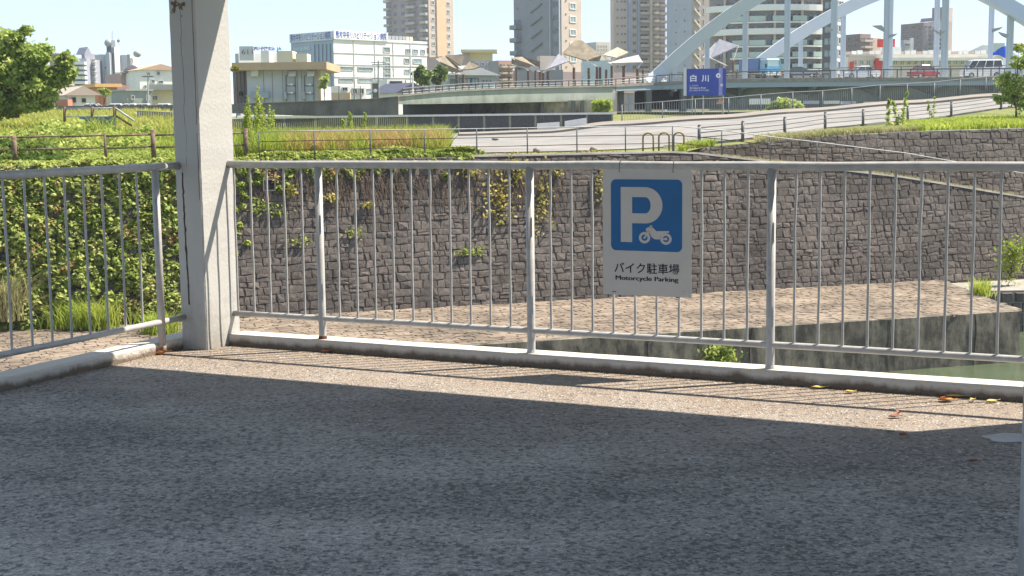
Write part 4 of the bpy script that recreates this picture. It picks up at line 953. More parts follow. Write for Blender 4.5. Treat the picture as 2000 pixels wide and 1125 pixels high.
# steps rail frame and its board
sf = thing('stair_railing', 'grey steel railing frame with sloping handrails above the meadow', 'railing', P(126, 243, 66)); Yt = 66
def pb(a, b, r1=.05, mt_='steel_grey', n_='post', YY=Yt): MB().tube([P(a[0], a[1], YY), P(b[0], b[1], YY)], r1, 6).build(n_, M[mt_] if mt_ in M else mt_, sf, smooth=True)
pb((126, 208), (126, 252), .065, 'brown_steel'); pb((180, 208), (180, 250), .075, 'brown_steel'); pb((224, 208), (224, 262), .075, 'brown_steel')
pb((126, 212), (224, 211), .03, n_='rail'); pb((126, 228), (224, 227), .03, n_='rail'); pb((224, 210), (262, 236), .045, n_='handrail'); pb((226, 226), (258, 246), .045, 'brown_steel', 'handrail')
c = P(155, 262, 57.2); MB().para(c, P(225, 262, 57.2)-c, P(155, 228, 57.2)-c, Vector((0, .06, 0))).build('panel_board', mat('board_teal', (.13, .19, .20), .6, .15, 3), at=c, label='teal-grey blank panel standing in the meadow behind grass', cat='board')
blades([tuple(P(random.uniform(160, 222), random.gauss(266, 3), random.uniform(55.5, 57))) for _ in range(220)], .7, .02, GR, 'grass', .5, kind='stuff', label='arching grass before the teal panel')
# ================================================================== BRIDGE
def DY(px): return float(np.interp(px, [600, 780, 1200, 1290, 2000, 2600], [140, 148, 171, 176, 152, 134]))
TOPL = ([775, 850, 900, 1000, 1100, 1203], [188, 180.5, 177, 172.5, 170, 168]); BOTL = ([775, 850, 1000, 1203], [204, 203, 200.5, 196])
TOPR = ([1201, 1300, 1440, 1740, 2000, 2600], [165, 159.5, 153.5, 151.5, 150, 147]); BOTR = ([1201, 1300, 1440, 1740, 2000, 2600], [178, 175, 171, 167.5, 166, 164])
MIDR = ([1201, 1300, 1440, 1740, 2000, 2600], [170, 165.5, 160, 158, 156.5, 154])
ip = lambda x, t: float(np.interp(x, *t))
BY = Vector((0, 1, 0))
br = thing('arch_bridge', 'pale blue double-arched steel road bridge carrying traffic', 'bridge', P(1290, 225, DY(1290)))
def band(xs, top, bot, dy0, dy1, mt, name, parent):
    m = MB(); m.loft([[P(x, ip(x, bot), DY(x))+BY*dy0, P(x, ip(x, top), DY(x))+BY*dy0, P(x, ip(x, top), DY(x))+BY*dy1, P(x, ip(x, bot), DY(x))+BY*dy1] for x in xs]); return m.build(name, mt, parent)
xr = list(range(1203, 2601, 30)); xl = list(range(775, 1203, 20))+[1202]
band(xr, MIDR, BOTR, 0, .5, M['bridge_steel'], 'edge_girder', br)
band(xr, TOPR, MIDR, -.12, .5, M['coping'], 'kerb_beam', br)
m = MB(); m.loft([[P(x, ip(x, MIDR)+1, DY(x))+BY*.5, P(x, ip(x, MIDR)+1, DY(x))+BY*.5+UP*.25, P(x, ip(x, MIDR)+1, DY(x))+BY*30+UP*.25, P(x, ip(x, MIDR)+1, DY(x))+BY*30] for x in xr]); m.build('deck_slab', M['slab_underside'], br)
def zb(x, y): return P(x, y, DY(x)).z
m = MB(); m.loft([[Vector((0, 4, 0))+P(x, 212, DY(x)), Vector((0, 4, 0))+P(x, ip(x, MIDR)+3, DY(x)), Vector((0, 4.6, 0))+P(x, ip(x, MIDR)+3, DY(x)), Vector((0, 4.6, 0))+P(x, 212, DY(x))] for x in range(1330, 2601, 30)]); m.build('main_girder', M['girder_green'], br)
for x in (1312, 1450, 1590, 1722, 1835, 1960, 2090):      # cross brackets: dark curved haunches carrying the footway
    m = MB(); yb_ = ip(x, BOTR)
    prof = [P(x, yb_-4, DY(x))+BY*.5, P(x, yb_+3, DY(x))+BY*.5, P(x, yb_+8, DY(x))+BY*2.2, P(x, yb_+22, DY(x))+BY*3.9, P(x, yb_-4, DY(x))+BY*3.9]
    m.prism(prof, Vector((.45, 0, 0))); m.build('bracket', M['bridge_steel'], br)
    m = MB(); xs = [x-64, x-46, x-24, x]; m.loft([[P(q, ip(q, BOTR)-2, DY(q))+BY*3.2, P(q, ip(q, BOTR)+t, DY(q))+BY*3.2, P(q, ip(q, BOTR)+t, DY(q))+BY*3.9, P(q, ip(q, BOTR)-2, DY(q))+BY*3.9] for q, t in zip(xs, (0, 2, 6, 15))]); m.build('haunch', M['steel_dark'], br)
m = MB(); m.para(P(1240, 214, 178), P(1328, 214, 178)-P(1240, 214, 178), UP*2.3, BY*.5); m.build('shade_gap', M['black'], br)  # black box stands in for the shade in the gap between piers
for x in (1208, 1262, 1330): MB().para(P(x, 218, 174), Vector((.7, 0, 0)), BY*2, UP*(P(x, 176, 174).z-P(x, 218, 174).z)).build('pier_column', M['steel_dark'], br)
# approach span
ap = thing('approach_span', 'grey-green concrete approach span leading up to the arch bridge', 'bridge', P(775, 225, DY(775)))
band(xl, TOPL, BOTL, 0, .6, M['girder_green'], 'edge_girder', ap)
m = MB(); m.loft([[P(x, ip(x, TOPL)-1.5, DY(x))-BY*.25, P(x, ip(x, TOPL)+1.5, DY(x))-BY*.25, P(x, ip(x, TOPL)+1.5, DY(x))+BY*26, P(x, ip(x, TOPL)-1.5, DY(x))+BY*26] for x in xl]); m.build('deck_slab', M['coping'], ap)
m = MB(); m.loft([[P(x, ip(x, BOTL)-2, DY(x))+BY*.6, P(x, ip(x, BOTL)-2, DY(x))+BY*16, P(x, ip(x, BOTL)-6, DY(x))+BY*16, P(x, ip(x, BOTL)-6, DY(x))+BY*.6] for x in xl]); m.build('deck_underside', M['steel_dark'], ap)
def wallbox(parent, name, x0, x1, yt, ybm, Y, dp, mt):
    a, b = P(x0, ybm, Y), P(x1, ybm, Y); b.z = a.z; return MB().para(a, b-a, BY*dp, UP*(P((x0+x1)/2, yt, Y).z-a.z)).build(name, mt, parent)
wallbox(ap, 'abutment_wall', 905, 1163, 197, 232, 166, 1.5, M['abutment'])
wallbox(ap, 'shade_recess', 787, 906, 198, 232, 163, 1, M['steel_dark'])  # first box: dark colour stands in for shade under the span
for x in (938, 960, 985, 1056, 1117, 1134): wallbox(ap, 'pier', x, x+7, 197, 232, 164.5, 1, M['steel_dark'])
# railing of the bridge
def deck_rail(parent, xs, top, hgt, dy, step_name='railing'):
    root = parent; pts = [P(x, ip(x, top), DY(x))+BY*dy for x in xs]
    return pts
dr = thing('bridge_railing', 'long steel railing with horizontal bars along the bridge edge', 'railing', P(786, 185, DY(786)))
RTOP = ([786, 900, 1000, 1180, 1300, 1440, 1740, 2000, 2600], [173, 164, 159.5, 155, 146.5, 140, 135.5, 133, 128])
xs = list(np.arange(786, 1200, 13.0))+list(np.arange(1203, 2600, 26.2)); ptop = [P(x, ip(x, RTOP), DY(x))+BY*.15 for x in xs]
pm = MB().box((0, 0, -.5), .10, .12, 1.0).mesh('post', M['steel_dark'])
for x, p in zip(xs, ptop):
    h = p.z-P(x, ip(x, TOPL if x < 1202 else TOPR), DY(x)).z+.05; o = inst(pm, 'post', p, dr); o.scale = (1, 1, h)
MB().tube(ptop, .07, 6).build('top_rail', M['steel_dark'], dr)
for k in (.3, .55, .8): MB().tube([p-UP*k*1.02 for p in ptop], .022, 4).build('bar', M['steel_grey'], dr)
dr2 = thing('bridge_railing', 'second railing between carriageway and footway on the bridge', 'railing', P(1440, 150, DY(1440)+4))
T2 = ([1203, 1300, 1440, 1740, 2000, 2600], [150, 143, 137, 130.5, 127.5, 122]); x2 = list(np.arange(1216, 2600, 32.0)); pt2 = [P(x, ip(x, T2), DY(x)+4.2) for x in x2]
for x, p in zip(x2, pt2): o = inst(pm, 'post', p, dr2); o.scale = (1, 1, 1.2)
MB().tube(pt2, .05, 5).build('top_rail', M['steel_dark'], dr2); MB().tube([p-UP*.45 for p in pt2], .04, 5).build('bar', M['steel_grey'], dr2)
# arch ribs
def rib(pts, dy, name, thick=1.55):
    xs_ = np.array([p[0] for p in pts], float); ys_ = np.array([p[1] for p in pts], float); co = np.polyfit(xs_, ys_, 4 if len(pts) > 6 else 3)
    xx = np.linspace(xs_[0], xs_[-1], 60); C = [P(x, np.polyval(co, x), DY(x)+dy) for x in xx]; rows = []
    for i, c in enumerate(C):
        t_ = (C[min(i+1, 59)]-C[max(i-1, 0)]).normalized(); n = Vector((-t_.z, 0, t_.x)).normalized()*thick/2
        if n.z < 0: n = -n
        rows.append([c-n, c+n, c+n+BY*1.5, c-n+BY*1.5])
    m = MB(); m.loft(rows); m.build('arch_rib', M['arch_paint'], br)
    f = MB()
    for i in range(4, 56, 6): r_ = rows[i]; f.bar((r_[0]+r_[3])/2-UP*.03, (r_[0]+r_[3])/2+(rows[i+1][0]-r_[0])*.35-UP*.05, .5, .1)
    return co
co1 = rib([(1268, 165), (1287, 146), (1345, 87), (1382, 59), (1414, 40), (1452, 15), (1507, -15), (1600, -55), (1725, -80), (1850, -45), (1935, -3), (2000, 27), (2080, 75), (2180, 150)], .8, 'near')
co2 = rib([(1478, 130), (1490, 119), (1560, 63), (1600, 43), (1640, 26), (1717, -8), (1800, -38), (1930, -62), (2060, -40), (2200, 20)], 21, 'far')
def hanger(px, co, dy, wpx, ybot):
    Y = DY(px)+dy+.3; a, b = P(px-wpx/2, ybot, Y), P(px-wpx/2, np.polyval(co, px)+6, Y); wv = wpx*MPP(Y)
    m = MB(); m.para(a, Vector((wv, 0, 0)), BY*.22, UP*(b.z-a.z)); m.para(a+Vector((wv*.12, -.06, 0)), Vector((wv*.2, 0, 0)), BY*.35, UP*(b.z-a.z)).para(a+Vector((wv*.7, -.06, 0)), Vector((wv*.2, 0, 0)), BY*.35, UP*(b.z-a.z))
    m.build('hanger', M['arch_paint'], br)
for x, w_ in ((1318, 8), (1381, 9), (1455, 10), (1537, 11), (1628, 12), (1731, 12.5), (1844, 13), (1971, 13)): hanger(x, co1, .8, w_, 153)
for x, w_ in ((1563, 8), (1646, 9.5), (1738, 9), (1828, 10), (1934, 10), (2050, 10)): hanger(x, co2, 21, w_, 148)
def wing(pts, Y, label):
    c = P(*pts[0], Y); m = MB(); m.prism([P(a, b, Y) for a, b in pts], BY*.35); m.build('bridge_lamp', M['steel_grey'], at=c, label=label, cat='lamp', group='wing-shaped lamps on the bridge hangers')
wing([(1704, 50), (1722, 49), (1728, 56), (1727, 62)], 158, 'wing lamp left of the hanger above the white car'); wing([(1737, 68), (1754, 65), (1748, 70), (1737, 75)], 158, 'wing lamp low on the right of the same hanger')
wing([(1825, 57), (1834, 62), (1834, 67), (1829, 63)], 156, 'small wing lamp between the twin hangers'); wing([(1836, 62), (1847, 59), (1843, 65), (1837, 67)], 156, 'wing lamp on the right twin hanger')
wing([(1939, 56), (1960, 52), (1952, 58), (1940, 63)], 152, 'wing lamp on the hanger above the white van'); wing([(1951, 62), (1972, 68), (1966, 74), (1957, 69)], 152, 'wing lamp by the hanger next to the blue banner')
wing([(1617, 54), (1627, 57), (1627, 61), (1620, 59)], 160, 'wing lamp on the hanger before the curved apartment block')
# canopies of the bridge-head pavilion
mesh_brown = mat('canopy_brown', (.20, .17, .125), .8, .2, 1.5); mesh_white = mat('canopy_white', (.40, .39, .39), .8, .06, 2); mesh_grey = mat('canopy_grey', (.28, .29, .33), .8, .1, 2)
strut = mat('strut', (.6, .6, .58), .5)
def canopy(label, faces, mt, legs, Y=176, name='folded_canopy'):
    allp = [p for f in faces for p in f]; c = P(allp[0][0], 165, Y); root = thing(name, label, 'canopy', c, 'folded canopies at the bridge head')
    for f in faces:
        q = [P(p[0], p[1], Y+(p[2] if len(p) > 2 else 0)) for p in f]; MB().prism(q, Vector((.02, .02, -.12))).build('roof_panel', mt, root)
    for (x, y0, y1) in legs: MB().tube([P(x, y1, Y+1.5), P(x, y0, Y+1.5)], .17, 6).build('post', M['brown_steel'], root)
    f = faces[0]; a = f[0]; b = f[-1]
    MB().tube([P(a[0], a[1], Y-.2+(a[2] if len(a) > 2 else 0)), P(legs[0][0], legs[0][1], Y+1)], .06, 5).tube([P(b[0], b[1], Y-.2+(b[2] if len(b) > 2 else 0)), P(legs[-1][0], legs[-1][1], Y+1)], .06, 5).build('strut', strut, root)
    return root
canopy('largest brown mesh canopy rising to a peak', [[(1098, 104), (1122, 79, 2), (1137, 79, 2), (1146, 118, -1)], [(1137, 79, 2), (1174, 108), (1170, 118), (1146, 118, -1)]], mesh_brown, [(1121, 132, 168), (1150, 133, 168), (1166, 130, 168)])
canopy('grey canopy leaning left of the largest brown one', [[(1070, 134), (1091, 105, 2), (1113, 118, 1)], [(1063, 138), (1083, 112, 3), (1091, 105, 2), (1070, 134)]], mesh_grey, [(1070, 138, 168), (1060, 142, 168)], 174)
canopy('small white pyramid canopy right of the largest one', [[(1177, 107), (1206, 92, 3), (1204, 112, -1)], [(1206, 92, 3), (1228, 102), (1204, 112, -1)]], mat('canopy_cream', (.36, .32, .25), .8, .1), [(1195, 128, 168), (1172, 131, 168)], 178)
canopy('white canopy with a tip raised at right', [[(1188, 123), (1220, 113, 2), (1255, 121)], [(1220, 113, 2), (1247, 107, 2), (1255, 121)]], mesh_white, [(1218, 128, 168), (1245, 134, 168)], 174)
canopy('long tan canopy strip left of the slab tower', [[(999, 112), (1020, 111, 2), (1055, 120), (1054, 132), (999, 126)]], mesh_brown, [(1032, 138, 168), (1055, 140, 168)], 180)
canopy('brown canopy over the small glass pavilion', [[(851, 115), (869, 108, 2), (904, 138), (885, 142)], [(869, 108, 2), (905, 110, 1), (900, 128)], [(902, 136), (917, 120, 2), (937, 130), (925, 134)]], mesh_brown, [(892, 145, 172), (905, 145, 172)], 180)
canopy('pale canopy seen behind the left end of the arch', [[(1388, 113), (1405, 76, 2), (1442, 89)], [(1372, 112), (1398, 82, 3), (1405, 76, 2), (1388, 113)]], mesh_grey, [(1420, 128, 150), (1432, 118, 150)], 186)
for k, x in enumerate((1009, 1046, 1184, 1256)): MB().tube([P(x, 170, 179), P(x, 136, 179)], .15, 6).build('pavilion_post', M['brown_steel'], label=('dark post beneath the tan canopy strip', 'thin dark post beside the grey canopy', 'dark post between the peaked and the white canopy', 'short dark post at the right end of the pavilion')[k], cat='post', group='dark posts of the pavilion', at=P(x, 170, 179))
MB().prism([P(1031, 134, 170), P(1041, 128, 170), P(1053, 132, 170), P(1042, 140, 170)][::-1], Vector((0, .2, .02))).build('white_canopy_tip', mesh_white, label='small white triangular awning in front of the tan canopy', cat='awning', at=P(1042, 140, 170))
# glass pavilion below the canopies
def facade_box(name, label, cat, x0, x1, yt, yb, Y, dp, mt, group=None, yaw=None):
    if yaw is None: yaw = radians(34) if cat == 'house' else 0
    a, b = P(x0, yb, Y), P(x1, yb, Y); b.z = a.z; ax = b-a; root = thing(name, label, cat, a, group)
    if yaw: L_ = ax.length/cos(yaw); ax = Vector((cos(yaw), sin(yaw), 0))*L_
    back = Vector((-ax.y, ax.x, 0)).normalized()*dp; z = P((x0+x1)/2, yt, Y).z-a.z
    MB().para(a, ax, back, UP*z).build('wall', mt, root); root['_f'] = [*a, *ax, z, yt, yb, x0, x1]; return root
def panes(root, lst, mt='glass', frame='white_paint', name='window'):
    f = root['_f']; a = Vector(f[0:3]); ax = Vector(f[3:6]); H_ = f[6]; yt, yb, x0, x1 = f[7:]
    nrm = Vector((ax.y, -ax.x, 0)).normalized(); u = ax.normalized()
    for (px0, px1, py0, py1) in lst:
        p = a+ax*((px0-x0)/(x1-x0))+UP*H_*(1-(py1-yt)/(yb-yt)); w_ = ax.length*(px1-px0)/(x1-x0); h = H_*(py1-py0)/(yb-yt); t = min(w_, h)*.12
        m = MB(); m.para(p, u*w_, nrm*.04, UP*h, 1)
        for s_ in ((p, u*w_, UP*t), (p+UP*(h-t), u*w_, UP*t), (p, u*t, UP*h), (p+u*(w_-t), u*t, UP*h)): m.para(s_[0], s_[1], nrm*.16, s_[2], 0)
        m.para(p+u*(w_/2-t/3), u*t*.6, nrm*.12, UP*h, 0)
        m.build(name, [M[frame], M[mt]], root, at=p)
def roofslab(root, over, th, mt, gable=0):
    f = root['_f']; a = Vector(f[0:3]); ax = Vector(f[3:6]); H_ = f[6]; u = ax.normalized(); n = Vector((-u.y, u.x, 0)); L_ = ax.length; dp = root.get('_d', 8)
    o = a+UP*H_-u*over-n*over
    if not gable: return MB().para(o, u*(L_+2*over), n*(dp+2*over), UP*th).build('roof', mt, root)
    e = u*(L_+2*over); tri = [o, o+e, o+e*.5+UP*gable]; return MB().prism(tri, n*(dp+2*over)).build('roof', mt, root)
def cm(k, c, **kw):
    if k not in M: M[k] = mat(k, c, kw.pop('rough', .75), kw.pop('var', .05), kw.pop('scale', .3), **kw)
    return M[k]
r_ = facade_box('pavilion_house', 'grey-blue pitched-roof house with glazed front behind the approach span', 'house', 872, 968, 146, 184, 205, 8, cm('wall_bluegrey', (.33, .37, .39))); r_['_d'] = 8
roofslab(r_, .6, .2, cm('roof_bluegrey', (.36, .38, .40)), 1.5); panes(r_, [(892, 903, 152, 166), (904, 919, 152, 166), (920, 934, 152, 166), (880, 888, 154, 166), (942, 958, 156, 160)], 'glass_pale', 'steel_dark')
# ================================================================== BUILDINGS
def tower(name, label, pxl, pxc, pxr, yt, Y, b, mL, mR, yb=226, group=None, cat='building', cap=0):
    """box building whose near vertical edge stands at column pxc; right face yawed by b degrees"""
    b = radians(b); s = lambda px: (px-1000)*cos(PIT)/FPX; C0 = P(pxc, yb, Y); top = P(pxc, yt, Y).z
    eR = Vector((cos(b), sin(b), 0)); eL = Vector((-sin(b), cos(b), 0))
    tR = (s(pxr)*C0.y-C0.x)/(eR.x-s(pxr)*eR.y); tL = (s(pxl)*C0.y-C0.x)/(eL.x-s(pxl)*eL.y)
    if pxl >= pxc: tL = abs(tR)*.5
    root = thing(name, label, cat, C0, group); H_ = top-C0.z
    m = MB(); A_, B_, D_ = C0+eR*tR, C0+eL*tL, C0+eR*tR+eL*tL
    m.add([C0, A_, D_, B_]+[q+UP*H_ for q in (C0, A_, D_, B_)], [(0, 1, 5, 4), (1, 2, 6, 5), (2, 3, 7, 6), (3, 0, 4, 7), (4, 5, 6, 7)]); m.m = [0, 1, 1, 1, 1]
    m.build('walls', [mR, mL], root)
    if cap:
        for o, e, l_, n in ((C0, eR, tR, -eL), (C0, eL, tL, -eR)): MB().para(o+UP*(H_-.05)+n*.15-e*.15, e*(l_+.3), -n*.5, UP*cap).build('parapet', mR if e is eR else mL, root)
    return dict(root=root, C=C0, eR=eR, eL=eL, tR=tR, tL=tL, H=H_, top=top, Y=Y, yt=yt, mpp=MPP(Y), pxc=pxc)
def fwin(T, face, lst, mt='glass', fr='white_paint', pr=.12, name='window', divide=True):
    """lst: (f0,f1,y0,y1): fractions along the face away from the near edge; rows in photo pixels"""
    e, L_ = (T['eR'], T['tR']) if face == 'R' else (T['eL'], T['tL']); n = -T['eL'] if face == 'R' else -T['eR']; cache = {}
    for f0, f1, y0, y1 in lst:
        w_ = (f1-f0)*L_; h = (y1-y0)*T['mpp']; key = (round(w_, 3), round(h, 3))
        if key not in cache:
            t = min(w_, h)*.13; m = MB(); m.para((0, 0, 0), e*w_, n*.03, UP*h, 1)
            for s_ in ((Vector(), e*w_, UP*t), (UP*(h-t), e*w_, UP*t), (Vector(), e*t, UP*h), (e*(w_-t), e*t, UP*h)): m.para(s_[0], s_[1], n*pr, s_[2], 0)
            if divide and w_ > h*.9: m.para(e*(w_/2-t/3), e*t*.6, n*pr*.8, UP*h, 0)
            cache[key] = m.mesh(name, [M[fr], M[mt]])
        inst(cache[key], name, T['C']+e*f0*L_+UP*(T['H']-(y1-T['yt'])*T['mpp']), T['root'])
def fbal(T, face, lst, mt, out=1.3, par=1.05, glass='glass', name='balcony'):
    e, L_ = (T['eR'], T['tR']) if face == 'R' else (T['eL'], T['tL']); n = -T['eL'] if face == 'R' else -T['eR']; cache = {}
    for f0, f1, y0, y1 in lst:
        w_ = (f1-f0)*L_; h = (y1-y0)*T['mpp']; key = (round(w_, 3), round(h, 3))
        if key not in cache:
            m = MB(); m.para((0, 0, 0), e*w_, n*out, UP*.15, 0); m.para(n*(out-.12), e*w_, n*.12, UP*min(par, h*.45), 0)
            m.para(Vector(), e*.12, n*out, UP*min(par, h*.45), 0).para(e*(w_-.12), e*.12, n*out, UP*min(par, h*.45), 0)
            m.para(e*w_*.06+UP*.16, e*w_*.88, n*.05, UP*(h*.82-.16), 1); m.para(e*w_*.49+UP*.16, e*w_*.03, n*.1, UP*(h*.82-.16), 0)
            cache[key] = m.mesh(name, [mt, M[glass]])
        inst(cache[key], name, T['C']+e*f0*L_+UP*(T['H']-(y1-T['yt'])*T['mpp']), T['root'])
W = cm('wall_white', (.74, .74, .72)); WB = cm('wall_hospital_shade', (.30, .39, .50)); BG = cm('wall_beige', (.50, .41, .35)); GRY = cm('wall_grey', (.27, .275, .30)); PK = cm('wall_pink', (.42, .33, .31)); CRM = cm('wall_cream', (.60, .55, .43)); TAN = cm('wall_tan', (.52, .40, .29)); BRN = cm('wall_brown', (.20, .16, .16)); LBL = cm('wall_paleblue', (.38, .42, .47))  # hospital side wall: white turned blue-grey to paint its shaded face
# hospital
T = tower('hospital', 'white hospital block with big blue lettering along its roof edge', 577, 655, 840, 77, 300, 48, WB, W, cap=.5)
pr_ = lambda f0, f1, y0, y1, face, mt, nm, out=.35: MB().para(T['C']+(T['eR'] if face == 'R' else T['eL'])*((T['tR'] if face == 'R' else T['tL'])*f0)+UP*(T['H']-(y1-T['yt'])*T['mpp']), (T['eR'] if face == 'R' else T['eL'])*((T['tR'] if face == 'R' else T['tL'])*(f1-f0)), (-T['eL'] if face == 'R' else -T['eR'])*out, UP*((y1-y0)*T['mpp'])).build(nm, mt, T['root'])
pr_(-.003, .56, 59, 76, 'R', W, 'sign_band'); pr_(-.003, 1.0, 61, 78, 'L', cm('sign_band_shade', (.50, .55, .62)), 'sign_band')  # side band coloured darker to match the painted shade below
signblue = mat('lettering_blue', (.03, .08, .38), .5); HOSP = '熊本中央リハビリテーション病院'
eR, eL = T['eR'], T['eL']; zL = T['H']-(73-T['yt'])*T['mpp']
text('lettering', HOSP, 1.7, T['C']+eR*(T['tR']*.28)-eL*.37+UP*zL, eR, UP, signblue, T['root'], width=T['tR']*.53, bold=.02, ex=.02)
text('lettering', HOSP, 1.7, T['C']+eL*(T['tL']*.5)-eR*.37+UP*(zL-.15), -eL, UP, signblue, T['root'], width=T['tL']*.94, bold=.012, ex=.02)
for y in (102, 124, 148, 170): pr_(0, 1, y-.6, y+.6, 'R', cm('string_course', (.45, .45, .46)), 'string_course', .12)
for f in (.20, .42, .62, .81): pr_(f, f+.006, 78, 200, 'R', M['string_course'], 'pilaster', .12)
fwin(T, 'R', [(.04, .19, y, y+8) for y in (128, 150.5)]+[(.24, .40, y, y+8) for y in (128, 150.5)], 'glass_pale', 'string_course'); fwin(T, 'R', [(.515, .59, y, y+12) for y in (87, 106, 118, 129, 140, 152, 163, 176)], 'glass_pale', 'string_course')
fwin(T, 'R', [(.76, .815, 89, 99), (.84, .90, 89, 99), (.93, .98, 89, 99), (.74, .80, 108, 119), (.84, .94, 108, 119), (.74, .80, 131, 139), (.68, .76, 152, 160), (.06, .16, 170, 178), (.22, .38, 170, 180)], 'glass_pale', 'string_course')
fwin(T, 'L', [(.52, .97, y, y+10) for y in (85, 104, 122, 140, 158, 176)], 'glass_pale', 'wall_hospital_shade', divide=False); fwin(T, 'L', [(.05+.09*k, .085+.09*k, 84, 200) for k in range(5)], 'glass', 'wall_hospital_shade', divide=False)
for k in range(8): MB().para(T['C']+eR*(T['tR']*(.585+k*.04))+UP*(T['H']+.3)+eL*1.5, eR*.9, eL*.9, UP*1.2).build('rooftop_tank', CRM if k > 5 else M['steel_grey'], T['root'])
# 611 building
T = tower('sign_building', 'pale building with grey 611 panel and rooftop lettering', 468, 470, 600, 104, 210, 30, LBL, W)
o = P(468, 118, 205); q = P(496, 118, 205); root = T['root']; MB().para(o, q-o, UP*(27*MPP(205)), BY*.3).build('sign_panel', cm('panel_pale', (.50, .53, .55)), root)
text('lettering', '611', 1.0, P(483, 106, 204.7), (1, 0, 0), UP, M['steel_dark'], root, width=1.6, ex=.05)
text('lettering', '福祉保険支店', .6, P(516, 98, 205), (1, 0, 0), UP, mat('lettering_purple', (.16, .06, .16), .6), root, width=3.1, bold=.02, ex=.05); text('lettering', 'JA', .6, P(545, 98, 205), (1, 0, 0), UP, mat('lettering_teal', (.02, .25, .20), .6), root, width=.8, bold=.02, ex=.05)
for a, b, y0 in ((510, 526, 100), (541, 572, 100), (578, 600, 105)): a_, b_ = P(a, 124, 206), P(b, 124, 206); MB().para(a_, b_-a_, UP*((124-y0)*MPP(206)), BY*4).build('rooftop_box', CRM if a > 530 else W, root)
# utility building with brown flat roof
ub = facade_box('pump_house', 'grey flat-roofed utility building with brown roof edge', 'building', 484, 625, 137, 212, 138, 9, cm('wall_bluepale', (.46, .50, .54)))
o = P(453, 137.5, 136.5); q = P(638, 137.5, 136.5); q.z = o.z; MB().para(o, q-o, UP*(14.5*MPP(136.5)), BY*11).build('roof', cm('roof_edge_brown', (.44, .33, .22)), ub)
o = P(457, 212, 139.5); q = P(485, 212, 139.5); MB().para(o, q-o, UP*(74*MPP(139)), BY*8).build('side_wall', cm('wall_mauve', (.23, .20, .20)), ub)
for x in (463, 470, 477): MB().para(P(x, 200, 139.4), Vector((.08, 0, 0)), BY*.1, UP*3).build('panel_joint', M['steel_dark'], ub)
MB().para(P(622, 212, 137.8), Vector((.28, 0, 0)), BY*.3, UP*(75*MPP(138))).build('corner_post', cm('roof_edge_brown', (.3, .2, .13)), ub)
for x in (516, 533, 553, 582, 590): MB().para(P(x, 205, 137.97), Vector((.04, 0, 0)), BY*.06, UP*3.4).build('panel_joint', M['wall_mauve'], ub)
for a, b in ((560, 577), (596, 613)):
    y0 = 148; pz = lambda x, y, d=0: P(x, y, 137.9-d)
    MB().para(pz(a, 198), pz(b, 198)-pz(a, 198), BY*.1, UP*(49*MPP(138))).build('door_panel', cm('door_pale', (.38, .42, .46)), ub)
    for yy in (148, 168, 184): MB().para(pz(a-1, yy, .1), pz(b+1, yy, .1)-pz(a-1, yy, .1), BY*.1, UP*.06).build('frame_bar', M['steel_dark'], ub)
    for xx in (a-1, b): MB().para(pz(xx, 198, .1), Vector((.06, 0, 0)), BY*.1, UP*2.5).build('frame_bar', M['steel_dark'], ub)
    MB().prism([pz(a+4, 149, .0), pz(a+4, 139, .0), pz(a+5, 139, .3), pz(a+3, 149, .8)], Vector((.68, 0, 0))).build('awning', M['white'], ub)
    for yy in (165, 181): MB().box(pz((a+b)/2+1, yy, .15), .25, .1, .18).box(pz((a+b)/2-4, yy, .15), .15, .1, .12).build('notice', M['white'], ub)
    MB().box(pz(a-3, 187, .3), .3, .4, .7).build('meter_box', M['steel_grey'], ub)
MB().box(P(498, 143, 137.5), .7, .6, .6).build('air_unit', M['white_paint'], ub); MB().box(P(508, 185, 137.6), 1.75, .5, .65).build('louvre_box', cm('wall_blue2', (.30, .35, .42)), ub); MB().box(P(471, 183, 138.8), .35, .3, .4).build('meter_box', M['black'], ub)
# tall tower E (left face coloured as in shade, behind the hospital)
T = tower('apartment_tower', 'tall apartment tower, left side in shade grey, orange-beige right side, behind the hospital', 763, 841, 893, -40, 520, 46, cm('tower_shade_mauve', (.33, .28, .29)), BG)
ys = [y for y in np.arange(-32, 100, 15.6)]
fwin(T, 'R', [(f, f+.14, y, y+8) for y in ys for f in (.1, .72)]+[(f, f+.06, y+1, y+6) for y in ys for f in (.36, .52)], 'glass', 'white_paint')
fbal(T, 'L', [(f, f+w_, y, y+13) for y in ys for f, w_ in ((.01, .14), (.27, .22))], cm('balcony_pale', (.46, .42, .38)), 1.5); fwin(T, 'L', [(f, f+.08, y+1, y+9) for y in ys for f in (.56, .74)], 'glass', 'tower_shade_mauve'); fbal(T, 'L', [(.86, .995, y, y+13) for y in ys], M['balcony_pale'], 1.5)
MB().para(T['C']+T['eR']*(T['tR']*.3)-T['eL']*.1, T['eR']*(T['tR']*.38), -T['eL']*.3, UP*T['H']).build('orange_strip', cm('wall_orange', (.62, .43, .28)), T['root'])
